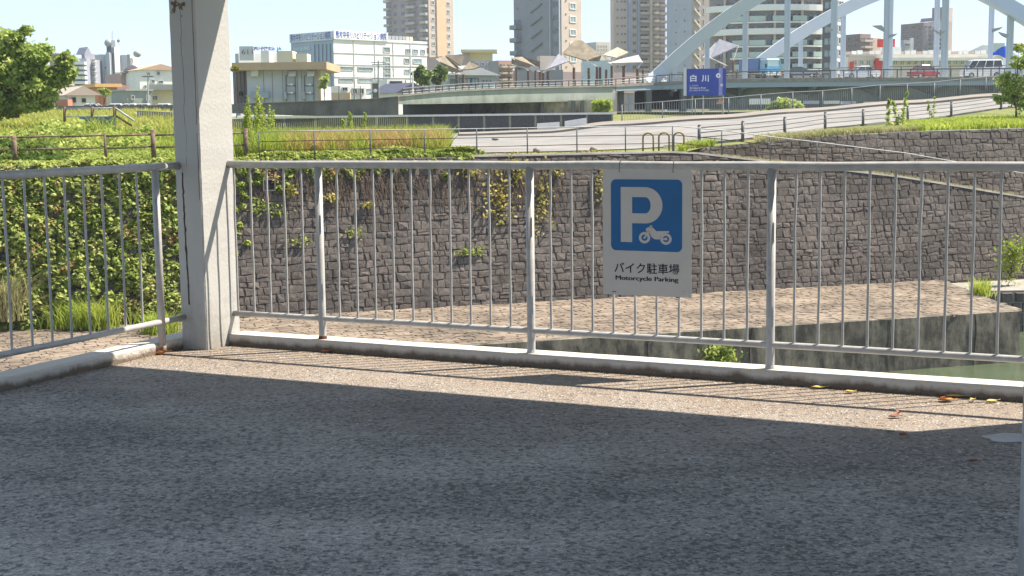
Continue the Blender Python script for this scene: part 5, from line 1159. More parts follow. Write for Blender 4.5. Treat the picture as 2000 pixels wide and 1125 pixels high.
# tower F: grey of the left face stands in for shade
T = tower('apartment_tower', 'slab tower, long side in shade grey, with beige end wall behind the canopies', 1010, 1098, 1141, -40, 330, 44, cm('tower_shade_grey', (.235, .245, .275)), cm('tower_beige', (.52, .44, .385)))
ys = [y for y in np.arange(-20, 110, 25.2)]
fwin(T, 'R', [(.40, .72, y-3, y+10) for y in ys], 'glass_pale', 'white'); fwin(T, 'R', [(.2, .26, y+18, y+20) for y in ys], 'glass', 'tower_beige')
fwin(T, 'L', [(.04, .17, y-5, y+6) for y in ys], 'glass', 'tower_shade_grey'); fbal(T, 'L', [(.84, .995, y-6, y+18) for y in ys if y > 10], M['tower_shade_grey'], 1.6); fwin(T, 'L', [(.90, .93, y, y+5) for y in ys], 'glass_pale', 'tower_shade_grey')
MB().para(T['C']+T['eL']*(T['tL']*.01)-T['eR']*.1, T['eL']*(T['tL']*.012), -T['eR']*.5, UP*T['H']).para(T['C']+T['eL']*(T['tL']*.2)-T['eR']*.1, T['eL']*(T['tL']*.012), -T['eR']*.5, UP*T['H']).build('downpipes', M['wall_paleblue'], T['root'])
for y in ys: MB().prism([T['C']+T['eL']*(T['tL']*f)-T['eR']*.05+UP*(T['H']-(yy-T['yt'])*T['mpp']) for f, yy in ((.40, y-4), (.62, y+10), (.62, y+13), (.40, y-1))], -T['eR']*.4).build('stair_flight', cm('tower_dark', (.18, .19, .22)), T['root'])
# tower G
T = tower('apartment_tower', 'broad beige-and-brown apartment tower left of the arch', 1197, 1199, 1304, -40, 480, 20, BG, cm('tower_pinkbeige', (.44, .37, .33)))
ys = [y for y in np.arange(-32, 140, 15.4)]
fwin(T, 'R', [(f, f+.045, y, y+5) for y in ys for f in (.05, .13, .19)], 'glass', 'tower_pinkbeige'); fbal(T, 'R', [(.48, .66, y, y+12) for y in ys], M['tower_pinkbeige'], 1.5); fbal(T, 'R', [(.86, .99, y, y+12) for y in ys], M['tower_pinkbeige'], 1.5); fwin(T, 'R', [(.36, .43, y, y+8) for y in ys], 'glass', 'tower_pinkbeige')
fbal(T, 'R', [(.74, .83, y, y+11) for y in ys], cm('balcony_cream', (.56, .50, .40)), 2.2, 1.4)
for f in (.27, .445): MB().para(T['C']+T['eR']*(T['tR']*f)-T['eL']*.1, T['eR']*(T['tR']*.05), -T['eL']*.6, UP*T['H']).build('blue_strip', cm('strip_blue', (.26, .31, .40)), T['root'])
MB().para(T['C']+T['eR']*(T['tR']*.68)-T['eL']*.1, T['eR']*(T['tR']*.05), -T['eL']*.6, UP*T['H']).build('cream_strip', M['balcony_cream'], T['root'])
T = tower('apartment_tower', 'blank end wall in shade blue-grey with small square vents', 1306, 1350, 1392, -40, 460, 32, cm('tower_shade_bluegrey', (.34, .38, .45)), cm('tower_taupe', (.33, .29, .28)))  # left wall coloured blue-grey to stand in for its shade
fwin(T, 'L', [(f, f+.05, y, y+3) for y in np.arange(-30, 140, 21.5) for f in (.24, .58)], 'black', 'tower_shade_bluegrey', divide=False)
for k, y in enumerate(np.arange(-30, 130, 21.5)): MB().prism([T['C']+T['eR']*(T['tR']*f)-T['eL']*.05+UP*(T['H']-(yy-T['yt'])*T['mpp']) for f, yy in ((.1, y), (.42, y+14), (.42, y+18), (.1, y+4))], -T['eL']*.6).build('stair_flight', CRM, T['root'])
fwin(T, 'R', [(.12, .4, y+3, y+9) for y in np.arange(-30, 130, 21.5)], 'black', 'tower_taupe'); fwin(T, 'R', [(.56, .66, y, y+12) for y in np.arange(-30, 130, 21.5)], 'glass', 'wall_cream')
# curved balcony building H
H0 = P(1390, 226, 290); root = thing('apartment_block', 'apartment block with white curved balconies behind the arches', 'building', H0)
cx, cyy = P(1510, 226, 310).x, 318.0; R0 = 128*MPP(300)
def arcpts(r, a0, a1, n=18): return [Vector((cx+r*sin(a), cyy-r*.62*cos(a), 0)) for a in np.linspace(radians(a0), radians(a1), n)]
core = arcpts(R0*.93, -88, 88); z0, z1 = P(1500, 226, 300).z, P(1500, -60, 300).z
m = MB(); m.prism([p+UP*z0 for p in core], UP*(z1-z0)); m.build('walls', cm('wall_greige', (.26, .24, .23)), root)
def arcslab(r0, r1, a0, a1, zb_, h, mt, nm):
    A_, B_ = arcpts(r1, a0, a1), arcpts(r0, a0, a1); m = MB(); m.loft([[q+UP*zb_, p+UP*zb_, p+UP*(zb_+h), q+UP*(zb_+h)] for p, q in zip(A_, B_)]); return m.build(nm, mt, root)
mp_ = MPP(300)
glassrail = cm('glass_rail', (.42, .52, .48), rough=.3)
for k, y in enumerate((-35, -11, 14, 38, 62, 86.5, 110.5, 135)):
    z = P(1500, y, 300).z
    if k in (0, 2, 4): arcslab(R0*.93, R0*1.06, -72, 74, z, 12*mp_, M['white'], 'parapet')
    else:
        arcslab(R0*.93, R0*1.04, -40, 78, z-.1, 3*mp_, M['white'], 'balcony_slab')
        for a in (-38, -22, -2, 16, 38, 58): arcslab(R0*1.02, R0*1.035, a, a+14, z+3*mp_, 10*mp_, glassrail, 'glass_railing')
    for a in list(range(-66, 76, 10)):
        P0, P1 = arcpts(R0*.935, a, a+7, 2); m = MB(); m.para(P0+UP*(z+2*mp_), P1-P0, Vector((-(P1-P0).y, (P1-P0).x, 0)).normalized()*-.1, UP*15*mp_); m.build('window', M['glass'], root)
for a in (-48, -24, 0, 26, 52): p = arcpts(R0*1.0, a, a+.1, 2)[0]; MB().box(p+UP*((z0+z1)/2), .5, .5, z1-z0).build('column', M['wall_beige'], root)
T = tower('apartment_block', 'narrow glazed stair wing at the right end of the curved block', 1608, 1630, 1652, -20, 300, 40, cm('wing_dark', (.12, .13, .14)), W); fwin(T, 'R', [(.2, .8, y, y+14) for y in range(0, 140, 23)], 'glass', 'white_paint'); fwin(T, 'L', [(.1, .9, y, y+16) for y in range(0, 140, 23)], 'glass_pale', 'wing_dark')
# right-hand skyline
T = tower('apartment_block', 'dark brown mid-rise with beige balconies right of the curved block', 1652, 1678, 1702, 66, 420, 35, BRN, cm('wall_rust', (.27, .19, .17))); fbal(T, 'R', [(.05, .98, y, y+10) for y in (72, 84, 96)], BG, 1.6); fwin(T, 'L', [(f, f+.25, y, y+7) for y in (72, 84, 96) for f in (.1, .55)], 'glass', 'wall_brown')
T = tower('low_building', 'pale pink low block behind the dark mid-rise', 1700, 1702, 1722, 74, 440, 35, PK, cm('wall_salmon', (.55, .40, .34)))
T = tower('low_building', 'white-and-red showroom with a long flat canopy', 1652, 1654, 1960, 110, 260, 12, W, cm('wall_ivory', (.62, .58, .50)), cap=.4)
fwin(T, 'R', [(.03+.043*k, .058+.043*k, 117, 127) for k in range(20)], 'glass_pale', 'wall_ivory'); MB().para(T['C']+T['eR']*(T['tR']*.165)-T['eL']*.4+UP*3, T['eR']*1.2, -T['eL']*.6, UP*(T['H']-3.4)).build('red_pier', cm('sign_red', (.62, .06, .05)), T['root']); MB().para(T['C']+T['eR']*.2-T['eL']*.4+UP*3, T['eR']*.5, -T['eL']*.6, UP*(T['H']-4)).build('red_pier', M['sign_red'], T['root'])
MB().para(T['C']+T['eR']*(T['tR']*.18)-T['eL']*1.5+UP*(T['H']-.9), T['eR']*(T['tR']*.76), -T['eL']*1.6+T['eL']*3, UP*.5).build('canopy', W, T['root'])
for k in range(24): MB().box(T['C']+T['eR']*(T['tR']*(.03+.038*k))+T['eL']*2+UP*(T['H']+.5), .9, .6, .9+.5*((k*7) % 3)/2).build('roof_unit', W if k % 3 else BG, T['root'])
facade_box('billboard', 'red-orange rooftop billboard above the showroom', 'sign', 1716, 1748, 76, 92, 265, 1, M['sign_red']); facade_box('billboard', 'white billboard strip beneath the red one', 'sign', 1724, 1760, 92, 108, 264, 1, W)
T = tower('office_block', 'white building with tall white mast wall in front of the brown tower', 1760, 1762, 1782, 78, 280, 20, LBL, cm('wall_lilac', (.45, .42, .46))); fwin(T, 'R', [(.1, .9, 84, 90), (.1, .9, 97, 108)], 'glass', 'white_paint'); facade_box('sign_mast', 'slim white sign mast left of the brown tower', 'sign', 1779, 1784, 74, 108, 278, 1, W)
T = tower('apartment_tower', 'dark brown tower with grey gabled roof between the twin hangers', 1760, 1800, 1848, 44, 560, 30, BRN, cm('tower_plum', (.24, .215, .235)))
fwin(T, 'R', [(f, f+.12, y, y+5) for y in np.arange(50, 108, 8.2) for f in (.03, .22)], 'glass', 'tower_plum'); fbal(T, 'R', [(f, f+.2, y, y+7) for y in np.arange(50, 108, 8.2) for f in (.42, .76)], cm('balcony_grey', (.42, .42, .45)), 1.8); fwin(T, 'L', [(f, f+.2, y, y+5) for y in np.arange(50, 108, 8.2) for f in (.1, .4, .7)], 'glass', 'wall_brown')
o = T['C']+UP*T['H']; m = MB(); m.prism([o-T['eL']*-0+T['eR']*2, o+T['eR']*(T['tR']*.8), o+T['eR']*(T['tR']*.7)+UP*2.2, o+T['eR']*(T['tR']*.55)+UP*2.2, o+T['eR']*(T['tR']*.5)+UP*.8], T['eL']*8); m.build('roof', cm('roof_grey', (.20, .20, .22)), T['root'])
T = tower('apartment_tower', 'slim tan tower just behind the right twin hanger', 1820, 1836, 1860, 14, 600, 40, BRN, BG); T = tower('apartment_tower', 'low tan slab right of the brown tower', 1846, 1848, 1860, 42, 560, 30, BRN, cm('wall_peach', (.55, .42, .36)))
T = tower('low_building', 'brick-coloured low house right of the showroom', 1868, 1870, 1888, 112, 300, 25, BRN, cm('wall_brickpink', (.40, .27, .26)))
# blue banner and far signs
m = MB(); c0 = P(1940, 104, 165); rows = []
for i in range(9):
    t = i/8; x = 1940+28*t; rows.append([P(x, 102-16*t+1.5*sin(t*9), 165)+BY*.3*sin(t*7), P(x+1, 108+5*t-2*sin(t*6), 165)+BY*.3*cos(t*5)])
m.loft(rows, closed=False); o = m.build('blue_banner', mat('banner_blue', (.015, .10, .55), .6, .15, 1), at=c0, label='bright blue banner flapping beside a bridge hanger', cat='banner'); so_ = o.modifiers.new('t', 'SOLIDIFY'); so_.thickness = .05
facade_box('billboard', 'purple billboard behind the tree at the right edge', 'sign', 1977, 1987, 85, 97, 240, 1, cm('sign_purple', (.20, .07, .30))); facade_box('billboard', 'red billboard behind the tree at the right edge', 'sign', 1988, 2010, 87, 98, 240, 1, cm('sign_red2', (.65, .12, .12))); r_ = facade_box('billboard', 'empty pale framed billboard behind the blue banner', 'sign', 1940, 1962, 84, 104, 250, 1, cm('sign_mint', (.55, .62, .60)))
# mid-ground buildings between hospital and towers
T = tower('low_building', 'cream flat-roofed block right of the hospital', 838, 920, 968, 104, 380, 30, PK, CRM); o = P(905, 104, 375); MB().para(P(900, 101, 372), P(971, 101, 372)-P(900, 101, 372), BY*12, UP*.6).build('roof', CRM, T['root'])
T = tower('apartment_block', 'orange-brick flats with white balconies behind the tan canopy', 960, 975, 1008, 118, 250, 30, GRY, cm('wall_brick', (.42, .26, .19))); fbal(T, 'R', [(.05, .45, y, y+9) for y in (124, 136, 148)]+[(.55, .95, y, y+9) for y in (124, 136, 148)], CRM, 1)
T = tower('low_building', 'grey apartment block with small windows behind the canopies', 925, 927, 968, 118, 260, 20, GRY, cm('wall_mid', (.33, .32, .35))); fwin(T, 'R', [(f, f+.15, y, y+6) for y in (122, 133, 144) for f in (.1, .4, .7)], 'glass', 'white_paint')
facade_box('low_building', 'dark grey low building beneath the tan canopy strip', 'building', 1003, 1100, 137, 180, 230, 8, GRY); T = tower('low_building', 'beige windowless block between the grey and peaked canopies', 1054, 1056, 1090, 109, 240, 25, BG, cm('wall_sand', (.50, .44, .38)))
r_ = facade_box('low_building', 'pale cyan glazed hall behind the peaked canopy', 'building', 1140, 1195, 118, 180, 225, 8, cm('wall_cyan', (.42, .52, .58), rough=.3)); r_ = facade_box('low_building', 'mauve low wall of a house under the broad tower', 'house', 1100, 1300, 139, 182, 240, 8, cm('wall_mauvelow', (.33, .26, .26)))
T = tower('low_building', 'pale mint-roofed flats behind the white canopies', 1140, 1165, 1196, 82, 560, 30, LBL, cm('wall_ivory2', (.58, .52, .44))); fwin(T, 'R', [(f, f+.1, y, y+3) for y in (88, 95, 102) for f in (.1, .3, .5, .7)], 'glass', 'white_paint'); fwin(T, 'L', [(f, f+.1, y, y+3) for y in (88, 95, 102) for f in (.2, .5, .8)], 'glass', 'white_paint')
# houses under the hospital
r_ = facade_box('house', 'house with dark blue pitched roof near the ramp end', 'house', 776, 832, 181, 200, 190, 7, W); r_['_d'] = 7; roofslab(r_, .5, .1, cm('roof_navy', (.07, .08, .12)), 1.4); facade_box('garden_wall', 'low tan wall in front of the hospital', 'wall', 630, 684, 181, 196, 170, 1, TAN); r_ = facade_box('house', 'small white annex with brown shutters beside the hospital', 'house', 757, 790, 155, 196, 200, 5, W); panes(r_, [(762, 784, 158, 165), (762, 784, 172, 180)], 'glass', 'brown_steel')
r_ = facade_box('house', 'low grey-windowed annex at the foot of the hospital', 'house', 665, 712, 167, 196, 205, 5, W); panes(r_, [(668, 678, 170, 178), (686, 696, 172, 184), (698, 708, 172, 184)], 'glass', 'string_course')
# left group
r_ = facade_box('apartment_block', 'white-balconied block at the left beside the gabled tower', 'building', 148, 173, 114, 208, 260, 10, cm('wall_slate', (.28, .30, .36)))
f = r_['_f']; a = Vector(f[0:3]); ax = Vector(f[3:6])
for k in range(6): z = P(160, 126+k*9.5, 259).z; p = Vector((a.x, a.y-1.3, z)); MB().para(p, ax, BY*1.3, UP*.5).build('balcony', M['white'], r_)
T = tower('apartment_block', 'grey gable-topped stair tower among the left skyline', 170, 171, 196, 105, 262, 40, GRY, cm('wall_violet', (.38, .38, .44))); o = T['C']+UP*T['H']; MB().prism([o, o+T['eR']*(T['tR']*.7), o+T['eR']*(T['tR']*.35)+UP*1.3], T['eL']*4).build('gable', M['wall_violet'], T['root']); fwin(T, 'R', [(.1, .62, y, y+4) for y in (114, 124, 133, 143)], 'glass', 'wall_violet', divide=False); fbal(T, 'R', [(.68, .98, y, y+8) for y in (114, 124, 133, 143, 153)], W, 1)
T = tower('apartment_block', 'tall white slab block with rooftop tank, highest at the left', 190, 202, 218, 106, 275, 50, cm('wall_white_shade', (.5, .5, .48)), W); fwin(T, 'R', [(.6, .85, y, y+3) for y in (130, 145)], 'glass', 'wall_paleblue')  # left face uses a dimmed white as painted shade
tower('apartment_block', 'grey recessed wall just right of the slab block', 217, 218, 230, 106, 277, 12, LBL, LBL); T2_ = tower('apartment_block', 'white lift shaft rising beside the slab block', 228, 229, 244, 92, 272, 50, GRY, W); T = tower('apartment_block', 'blue-grey recess wall between white shafts', 243, 244, 258, 107, 276, 25, LBL, LBL); T = tower('apartment_block', 'shorter white shaft at the right of the slab block', 258, 259, 281, 106, 272, 50, GRY, W)
rt = thing('rooftop_tank', 'round water tanks and lantern on the white slab roof', 'tank', P(209, 106, 276)); MB().box(P(214, 98, 276), .9, .9, 2.0).build('tank_stand', M['steel_dark'], rt); MB().ball(P(212, 84, 276), .85, 10, 6).build('round_tank', M['steel_grey'], rt, smooth=True); MB().box(P(222, 92, 276), 1.0, .8, 2.6).build('water_tank', W, rt); MB().tube([P(219, 80, 276), P(219, 60, 276)], .05, 4).build('antenna', M['steel_dark'], rt); MB().tube([P(231, 86, 276), P(231, 72, 276)], .05, 4).box(P(231, 80, 276), .6, .1, .5).build('antenna', M['steel_grey'], rt)
MB().ball(P(268, 105, 272), .8, 10, 6, (1, 1, .9)).build('roof_dome', M['steel_grey'], label='small round dome on the shorter white shaft', cat='dome', at=P(268, 105, 272), smooth=True)
r_ = facade_box('apartment_block', 'brown-pink block half hidden by the big tree', 'building', 101, 127, 104, 200, 300, 8, cm('wall_brownpink', (.36, .27, .24))); panes(r_, [(105+7*i, 110+7*i, y, y+3) for i in range(3) for y in (108, 114)], 'glass', 'wall_brownpink')
r_ = facade_box('house', 'pink three-storey house with arched top floor', 'house', 238, 277, 143, 208, 235, 8, cm('wall_dustpink', (.40, .29, .28))); panes(r_, [(246, 252, 153, 159), (256, 262, 153, 159), (266, 271, 153, 159), (246, 270, 170, 174)], 'glass', 'white_paint')
q = [P(238+39*t, 143-16*sin(pi*t)**.8, 234.6) for t in np.linspace(0, 1, 12)]; MB().prism(q, BY*7).build('arched_roof', cm('roof_slatepink', (.30, .29, .33)), r_)
for q0, q1 in ((246, 260), (262, 270)): a_ = P(q0, 142, 234.4); MB().para(a_, P(q1, 142, 234.4)-a_, UP*.5, BY*.1).build('window', M['glass'], r_)
r_ = facade_box('house', 'white house with orange tiled roof next to the pillar', 'house', 275, 345, 136, 208, 230, 8, W); r_['_d'] = 8; roofslab(r_, .4, .2, cm('roof_orange', (.50, .34, .24)), 1.0); panes(r_, [(288, 292, 141, 147), (294, 300, 155, 162), (304, 309, 139, 146), (306, 314, 157, 162), (282, 286, 166, 172)], 'glass', 'white_paint')
r_ = facade_box('house', 'cream house with flat grey cornice just left of the pillar', 'house', 290, 345, 176, 212, 180, 6, CRM); panes(r_, [(296, 306, 186, 196)], 'glass', 'white_paint'); a_ = P(289, 176, 179.6); MB().para(a_, P(346, 176, 179.6)-a_, UP*(11*MPP(180)), BY*6.6).build('parapet', cm('wall_oldgrey', (.42, .41, .38)), r_)
r_ = facade_box('house', 'grey-green flat house with two windows behind the levee wall', 'house', 249, 290, 177, 212, 175, 6, cm('wall_sage', (.27, .31, .29))); panes(r_, [(255, 261, 186, 195), (280, 286, 185, 196)], 'glass', 'white_paint'); roofslab(r_, .2, .2, cm('roof_sage', (.36, .38, .35)))
r_ = facade_box('house', 'orange-walled gable house in the middle of the left skyline', 'house', 193, 225, 170, 212, 185, 6, cm('wall_terracotta', (.58, .25, .13))); r_['_d'] = 6; roofslab(r_, .5, .45, cm('roof_yellow', (.66, .42, .18)))
r_ = facade_box('house', 'long house with dark eave and grey wall below the slab block', 'house', 148, 194, 170, 212, 190, 6, cm('wall_dove', (.36, .36, .36))); r_['_d'] = 6; roofslab(r_, .5, .25, BRN); panes(r_, [(158, 163, 173, 178), (168, 173, 173, 178), (177, 182, 173, 178)], 'glass', 'white_paint')
r_ = facade_box('house', 'white bungalow with hipped roof behind the levee wall', 'house', 134, 178, 186, 212, 165, 6, W); r_['_d'] = 6; roofslab(r_, .7, .1, cm('roof_brownpale', (.40, .34, .29)), 1.1); panes(r_, [(140, 146, 190, 200), (156, 162, 192, 200)], 'glass', 'brown_steel')
facade_box('garden_wall', 'small red-brick wall left of the white bungalow', 'wall', 108, 133, 194, 212, 163, 2, cm('wall_redbrick', (.42, .18, .13))); facade_box('house', 'red-trimmed pink house between orange gable and pink house', 'house', 224, 249, 166, 212, 195, 5, cm('wall_rose', (.38, .24, .22))); r_ = facade_box('house', 'narrow cream shed at the foot of the orange gable', 'house', 223, 233, 178, 212, 180, 3, CRM)
# distant ridge
m = MB(); rows = []
for px in range(-1200, 3300, 40):
    hgt = 14+26*math.exp(-((px-1920)/120)**2)+10*sin(px/150)+8*math.exp(-((px-1100)/500)**2); y0 = HOR(px); rows.append([P(px, y0-hgt if px < 1840 or px > 2100 else y0-hgt-95*math.exp(-((px-1930)/130)**2), 4500), P(px, y0+3, 4300)])
m.loft(rows, closed=False); m.build('distant_hills', mat('hill_green', (.10, .14, .12), 1, .2, .002), kind='structure')
# ------------------------------------------------------------------ levee walls, poles, cabinet, sign
m = MB(); K = [(-300, 208, 220), (100, 207, 220), (320, 205.5, 219), (480, 203, 222), (560, 200, 225), (640, 197, 227), (720, 194, 228), (778, 189, 228)]
m.loft([[P(x, b, 126), P(x, a, 126), P(x, a, 126)+BY*.4, P(x, b, 126)+BY*.4] for x, a, b in K]); root = thing('levee_wall', 'low dark concrete levee wall behind the meadow', 'wall', P(100, 220, 126)); m.build('wall', M['levee'], root)
m = MB(); m.loft([[P(x, a, 125.8), P(x, a-1.4, 125.8), P(x, a-1.4, 125.8)+BY*.8, P(x, a, 125.8)+BY*.8] for x, a, b in K if x > 400]); m.build('coping', M['coping'], root)
def pole(px, y0, y1, Y, label, arms=(), r=.07, mt='steel_grey', cat='pole'):
    a = P(px, y1, Y); root = thing('utility_pole', label, cat, a); MB().tube([a, P(px, y0, Y)], [r, r*.7], 6).build('shaft', M[mt], root)
    for yy, w_ in arms: c = P(px, yy, Y); MB().bar(c-Vector((w_, 0, 0)), c+Vector((w_, 0, 0)), .1, .1).build('crossarm', M[mt], root)
pole(739, 118, 196, 170, 'utility pole with crossarms in front of the hospital', ((122, .9), (126, .8), (153, .7)), .13); pole(806, 140, 188, 165, 'pale lamp post at the start of the approach span', (), .1, 'white_paint', 'lamp post'); pole(289, 145, 206, 150, 'thin pole with bracket beside the pink house', ((150, .5), (149, .7)), .1); pole(692, 155, 196, 150, 'left of two thin dark posts below the hospital', (), .05, 'steel_dark'); pole(704, 168, 196, 150, 'right of two thin dark posts below the hospital', (), .05, 'steel_dark'); pole(662, 168, 196, 148, 'thin post near the tan garden wall', (), .05, 'steel_dark')
wm = MB()
for y0, y1 in ((123, 131), (126, 135), (153, 150), (140, 146)): pts = [P(560+(830-560)*t, y0+(y1-y0)*t+5*sin(pi*t), 170+8*t) for t in np.linspace(0, 1, 12)]; wm.tube(pts, .022, 3, cap=False)
wm.build('power_lines', M['steel_dark'], kind='stuff', label='thin overhead power lines before the hospital')
c = P(734, 197, 140); root = thing('signal_cabinet', 'dark upright cabinet with a white round marker', 'cabinet', c); MB().box(P(734, 180, 140), .62, .6, 1.75).build('body', M['steel_dark'], root); p = P(733, 177, 139.65); MB().tube([p, p-BY*.05], .19, 12).build('round_marker', M['white'], root)
# 白川 river sign
Yb = 102.3; root = thing('river_sign', 'blue Shirakawa river name sign above the bar fence', 'sign', P(1380, 215, Yb)); o = P(1341, 187, Yb); q = P(1418, 187, Yb); q.z = o.z; q2 = P(1341, 134.5, Yb).z-o.z; bw = (q-o)
MB().para(o, bw, BY*.12, UP*q2).build('panel', mat('river_sign_blue', (.045, .075, .32), .5, .06, 1), root); MB().para(o-Vector((.20, -.02, 0)), Vector((.20, 0, 0)), BY*.18, UP*(q2+.05)).build('side_frame', cm('frame_pale', (.55, .57, .57)), root)
for x in (1352, 1373, 1412): a_ = P(x, 222, Yb+.3); MB().tube([a_, P(x, 140, Yb+.3)], .05, 6).build('post', M['steel_grey'], root)
X_ = lambda z: 1330+z/14.06; Y_ = lambda z: 120+z/14.06; pq = lambda zx, zy, d=.004: P(X_(zx), Y_(zy), Yb-d)
wl = mat('sign_letter_white', (.72, .73, .78), .5)
text('lettering', '白', .52, pq(340, 535), (1, 0, 0), UP, wl, root, width=.46, bold=.012); text('lettering', '川', .52, pq(665, 535), (1, 0, 0), UP, wl, root, width=.52, bold=.012)
text('lettering', 'しらかわ', .15, pq(240, 685), (1, 0, 0), UP, wl, root, width=.62, align='LEFT'); text('lettering', 'Shirakawa River', .15, pq(240, 748), (1, 0, 0), UP, wl, root, width=1.2, align='LEFT', bold=.003); text('lettering', '国土交通省 熊本河川国道', .13, pq(235, 815), (1, 0, 0), UP, wl, root, width=1.42, align='LEFT')
a_ = pq(1035, 935, .0); b_ = pq(1140, 935, .0); MB().para(a_-BY*.008, b_-a_, BY*.006, UP*(735/14.06*MPP(Yb))).build('map_band', mat('sign_lilac', (.26, .27, .52), .5), root)
def disc(zx, zy, r1, r0, d):
    c = pq(zx, zy, d); m = MB(); n = 20
    for k in range(n):
        a, b = 2*pi*k/n, 2*pi*(k+1)/n; m.add([c+Vector((cos(a)*r0, 0, sin(a)*r0)), c+Vector((cos(a)*r1, 0, sin(a)*r1)), c+Vector((cos(b)*r1, 0, sin(b)*r1)), c+Vector((cos(b)*r0, 0, sin(b)*r0))], [(0, 1, 2, 3)])
    m.build('map_ring', wl, root)
disc(1026, 388, .17, .06, .012); disc(1115, 648, .10, .035, .012)
m = MB(); c = P(1405, 196, 101); m.prism([c+Vector((-.2, 0, -.25)), c+Vector((.35, 0, -.25)), c+Vector((.05, 0, .2))], BY*.1); m.build('marker', mat('marker_orange', (.6, .3, .2), .6), label='small orange triangular marker at the fence below the river sign', cat='marker', at=c)
m = MB(); a_, b_ = P(1465, 204, 104), P(1505, 204, 104); b_.z = a_.z; m.para(a_, b_-a_, BY*.5, UP*.42).build('white_trough', M['white'], label='white box lying behind the bar fence left of the round bush', cat='box', at=a_)
for k, (x0, x1, yy) in enumerate(((1572, 1600, 203), (1612, 1640, 203), (1645, 1672, 204), (1690, 1718, 205))): a_, b_ = P(x0, yy, 108), P(x1, yy, 108); b_.z = a_.z; MB().para(a_, b_-a_, BY*.6, UP*.24).build('tarpaulin', cm('tarp_lilac' if k % 2 == 0 else 'tarp_white', (.42, .42, .58) if k % 2 == 0 else (.66, .66, .66)), label=('lilac tarp heap nearest the round bush', 'white tarp heap second from the round bush', 'lilac tarp heap third from the round bush', 'white tarp heap farthest from the round bush')[k], cat='tarp', group='covered heaps behind the bar fence', at=a_)
# ================================================================== VEHICLES
chrome = M['steel_grey']; head = mat('headlight', (.7, .7, .68), .15); tail = mat('taillight', (.45, .02, .02), .3)
def vehicle(name, label, cat, px, pyb, Y, L_, H_, Wd, yaw, paint, kind='car', group=None):
    pos = P(px, pyb, Y); R_ = Matrix.Rotation(radians(yaw), 3, 'Z'); T_ = lambda x, y, z: pos+R_ @ Vector((x, y, z)); root = thing(name, label, cat, pos, group); w_ = Wd/2; h = L_/2
    if kind == 'car': st = [(-h, .34, .62, .80), (-h+.10, .24, .84, .92), (-h+.5, .20, .95, 1), (-h*.3, .20, .93, 1), (h*.25, .20, .92, 1), (h*.62, .20, .84, .98), (h-.12, .24, .68, .90), (h, .34, .55, .78)]
    else: st = [(-h, .35, H_*.56, .9), (-h+.1, .25, H_*.60, 1), (0, .25, H_*.58, 1), (h*.6, .25, H_*.56, 1), (h-.15, .28, H_*.5, .97), (h, .38, H_*.40, .88)]
    m = MB(); m.loft([[T_(x, -w_*k, zb_), T_(x, w_*k, zb_), T_(x, w_*k, (zb_+zt)/2), T_(x, w_*k*.95, zt), T_(x, -w_*k*.95, zt), T_(x, -w_*k, (zb_+zt)/2)] for x, zb_, zt, k in st]); m.build('body', paint, root)
    if kind == 'car': b0, b1, t0, t1, zb_ = -h*.72, h*.42, -h*.42, h*.10, .90
    else: b0, b1, t0, t1, zb_ = -h+.12, h*.86, -h+.25, h*.58, H_*.55
    def ring(x0, x1, ww, z): return [T_(x0, -ww, z), T_(x1, -ww, z), T_(x1, ww, z), T_(x0, ww, z)]
    MB().loft([ring(b0, b1, w_*.92, zb_), ring(t0, t1, w_*.78, H_-.07)]).build('windows', M['glass'], root)
    MB().loft([ring(t0-.05, t1+.05, w_*.79, H_-.09), ring(t0+.1, t1-.1, w_*.70, H_)]).build('roof', paint, root)
    for f in ((0, .5, 1) if kind == 'car' else (0, .27, .52, .78, 1)):
        for s_ in (-1, 1): MB().bar(T_(b0+(b1-b0)*f, s_*w_*.925, zb_), T_(t0+(t1-t0)*f, s_*w_*.785, H_-.07), .09, .06).build('pillar', paint, root)
    for x in (-h*.62, h*.64):
        for s_ in (-1, 1):
            c = T_(x, s_*(w_-.09), .31); ax = R_ @ Vector((0, s_*.11, 0)); q = MB().tube([c-ax, c+ax], .31, 14).build('wheel', M['rubber'], root); MB().tube([c+ax*.9, c+ax*1.06], .19, 10).build('rim', chrome, q)
    for s_ in (-1, 1):
        ya = radians(yaw)
        MB().box(T_(h-.05, s_*w_*.60, .60 if kind == 'car' else H_*.36), .16, .34, .14, ya).build('headlight', head, root)
        MB().box(T_(-h+.05, s_*w_*.66, .75), .14, .26, .18, ya).build('taillight', tail, root)
        MB().box(T_(b1-.15, s_*(w_+.05), zb_+.06), .12, .14, .12, ya).build('mirror', paint, root)
    return root
paint = lambda k, c: mat('paint_'+k, c, .25, .02, 1, spec=.6)
vehicle('passenger_car', 'dark navy car next to the blue truck on the bridge', 'car', 1565, 153, DY(1565)+7.5, 4.4, 1.42, 1.7, -20, paint('navy', (.05, .07, .12)), group='vehicles driving over the bridge')
vehicle('passenger_car', 'silver-white car heading left over the bridge', 'car', 1680, 153.5, DY(1680)+6.5, 4.4, 1.5, 1.75, 188, paint('silver', (.48, .54, .62)), group='vehicles driving over the bridge')
vehicle('passenger_car', 'red hatchback seen from behind on the bridge', 'car', 1806, 154, DY(1806)+6.5, 4.0, 1.62, 1.75, 20, paint('red', (.26, .03, .045)), group='vehicles driving over the bridge')
vehicle('van', 'white minivan with tinted windows at the right of the bridge', 'van', 1917, 152.5, DY(1917)+6, 4.5, 2.05, 1.85, 180, paint('white', (.66, .68, .70)), 'van', group='vehicles driving over the bridge')
vehicle('passenger_car', 'pale blue small car emerging behind the tree', 'car', 1985, 152, DY(1985)+7, 3.8, 1.55, 1.6, 175, paint('paleblue', (.40, .46, .60)), group='vehicles driving over the bridge')
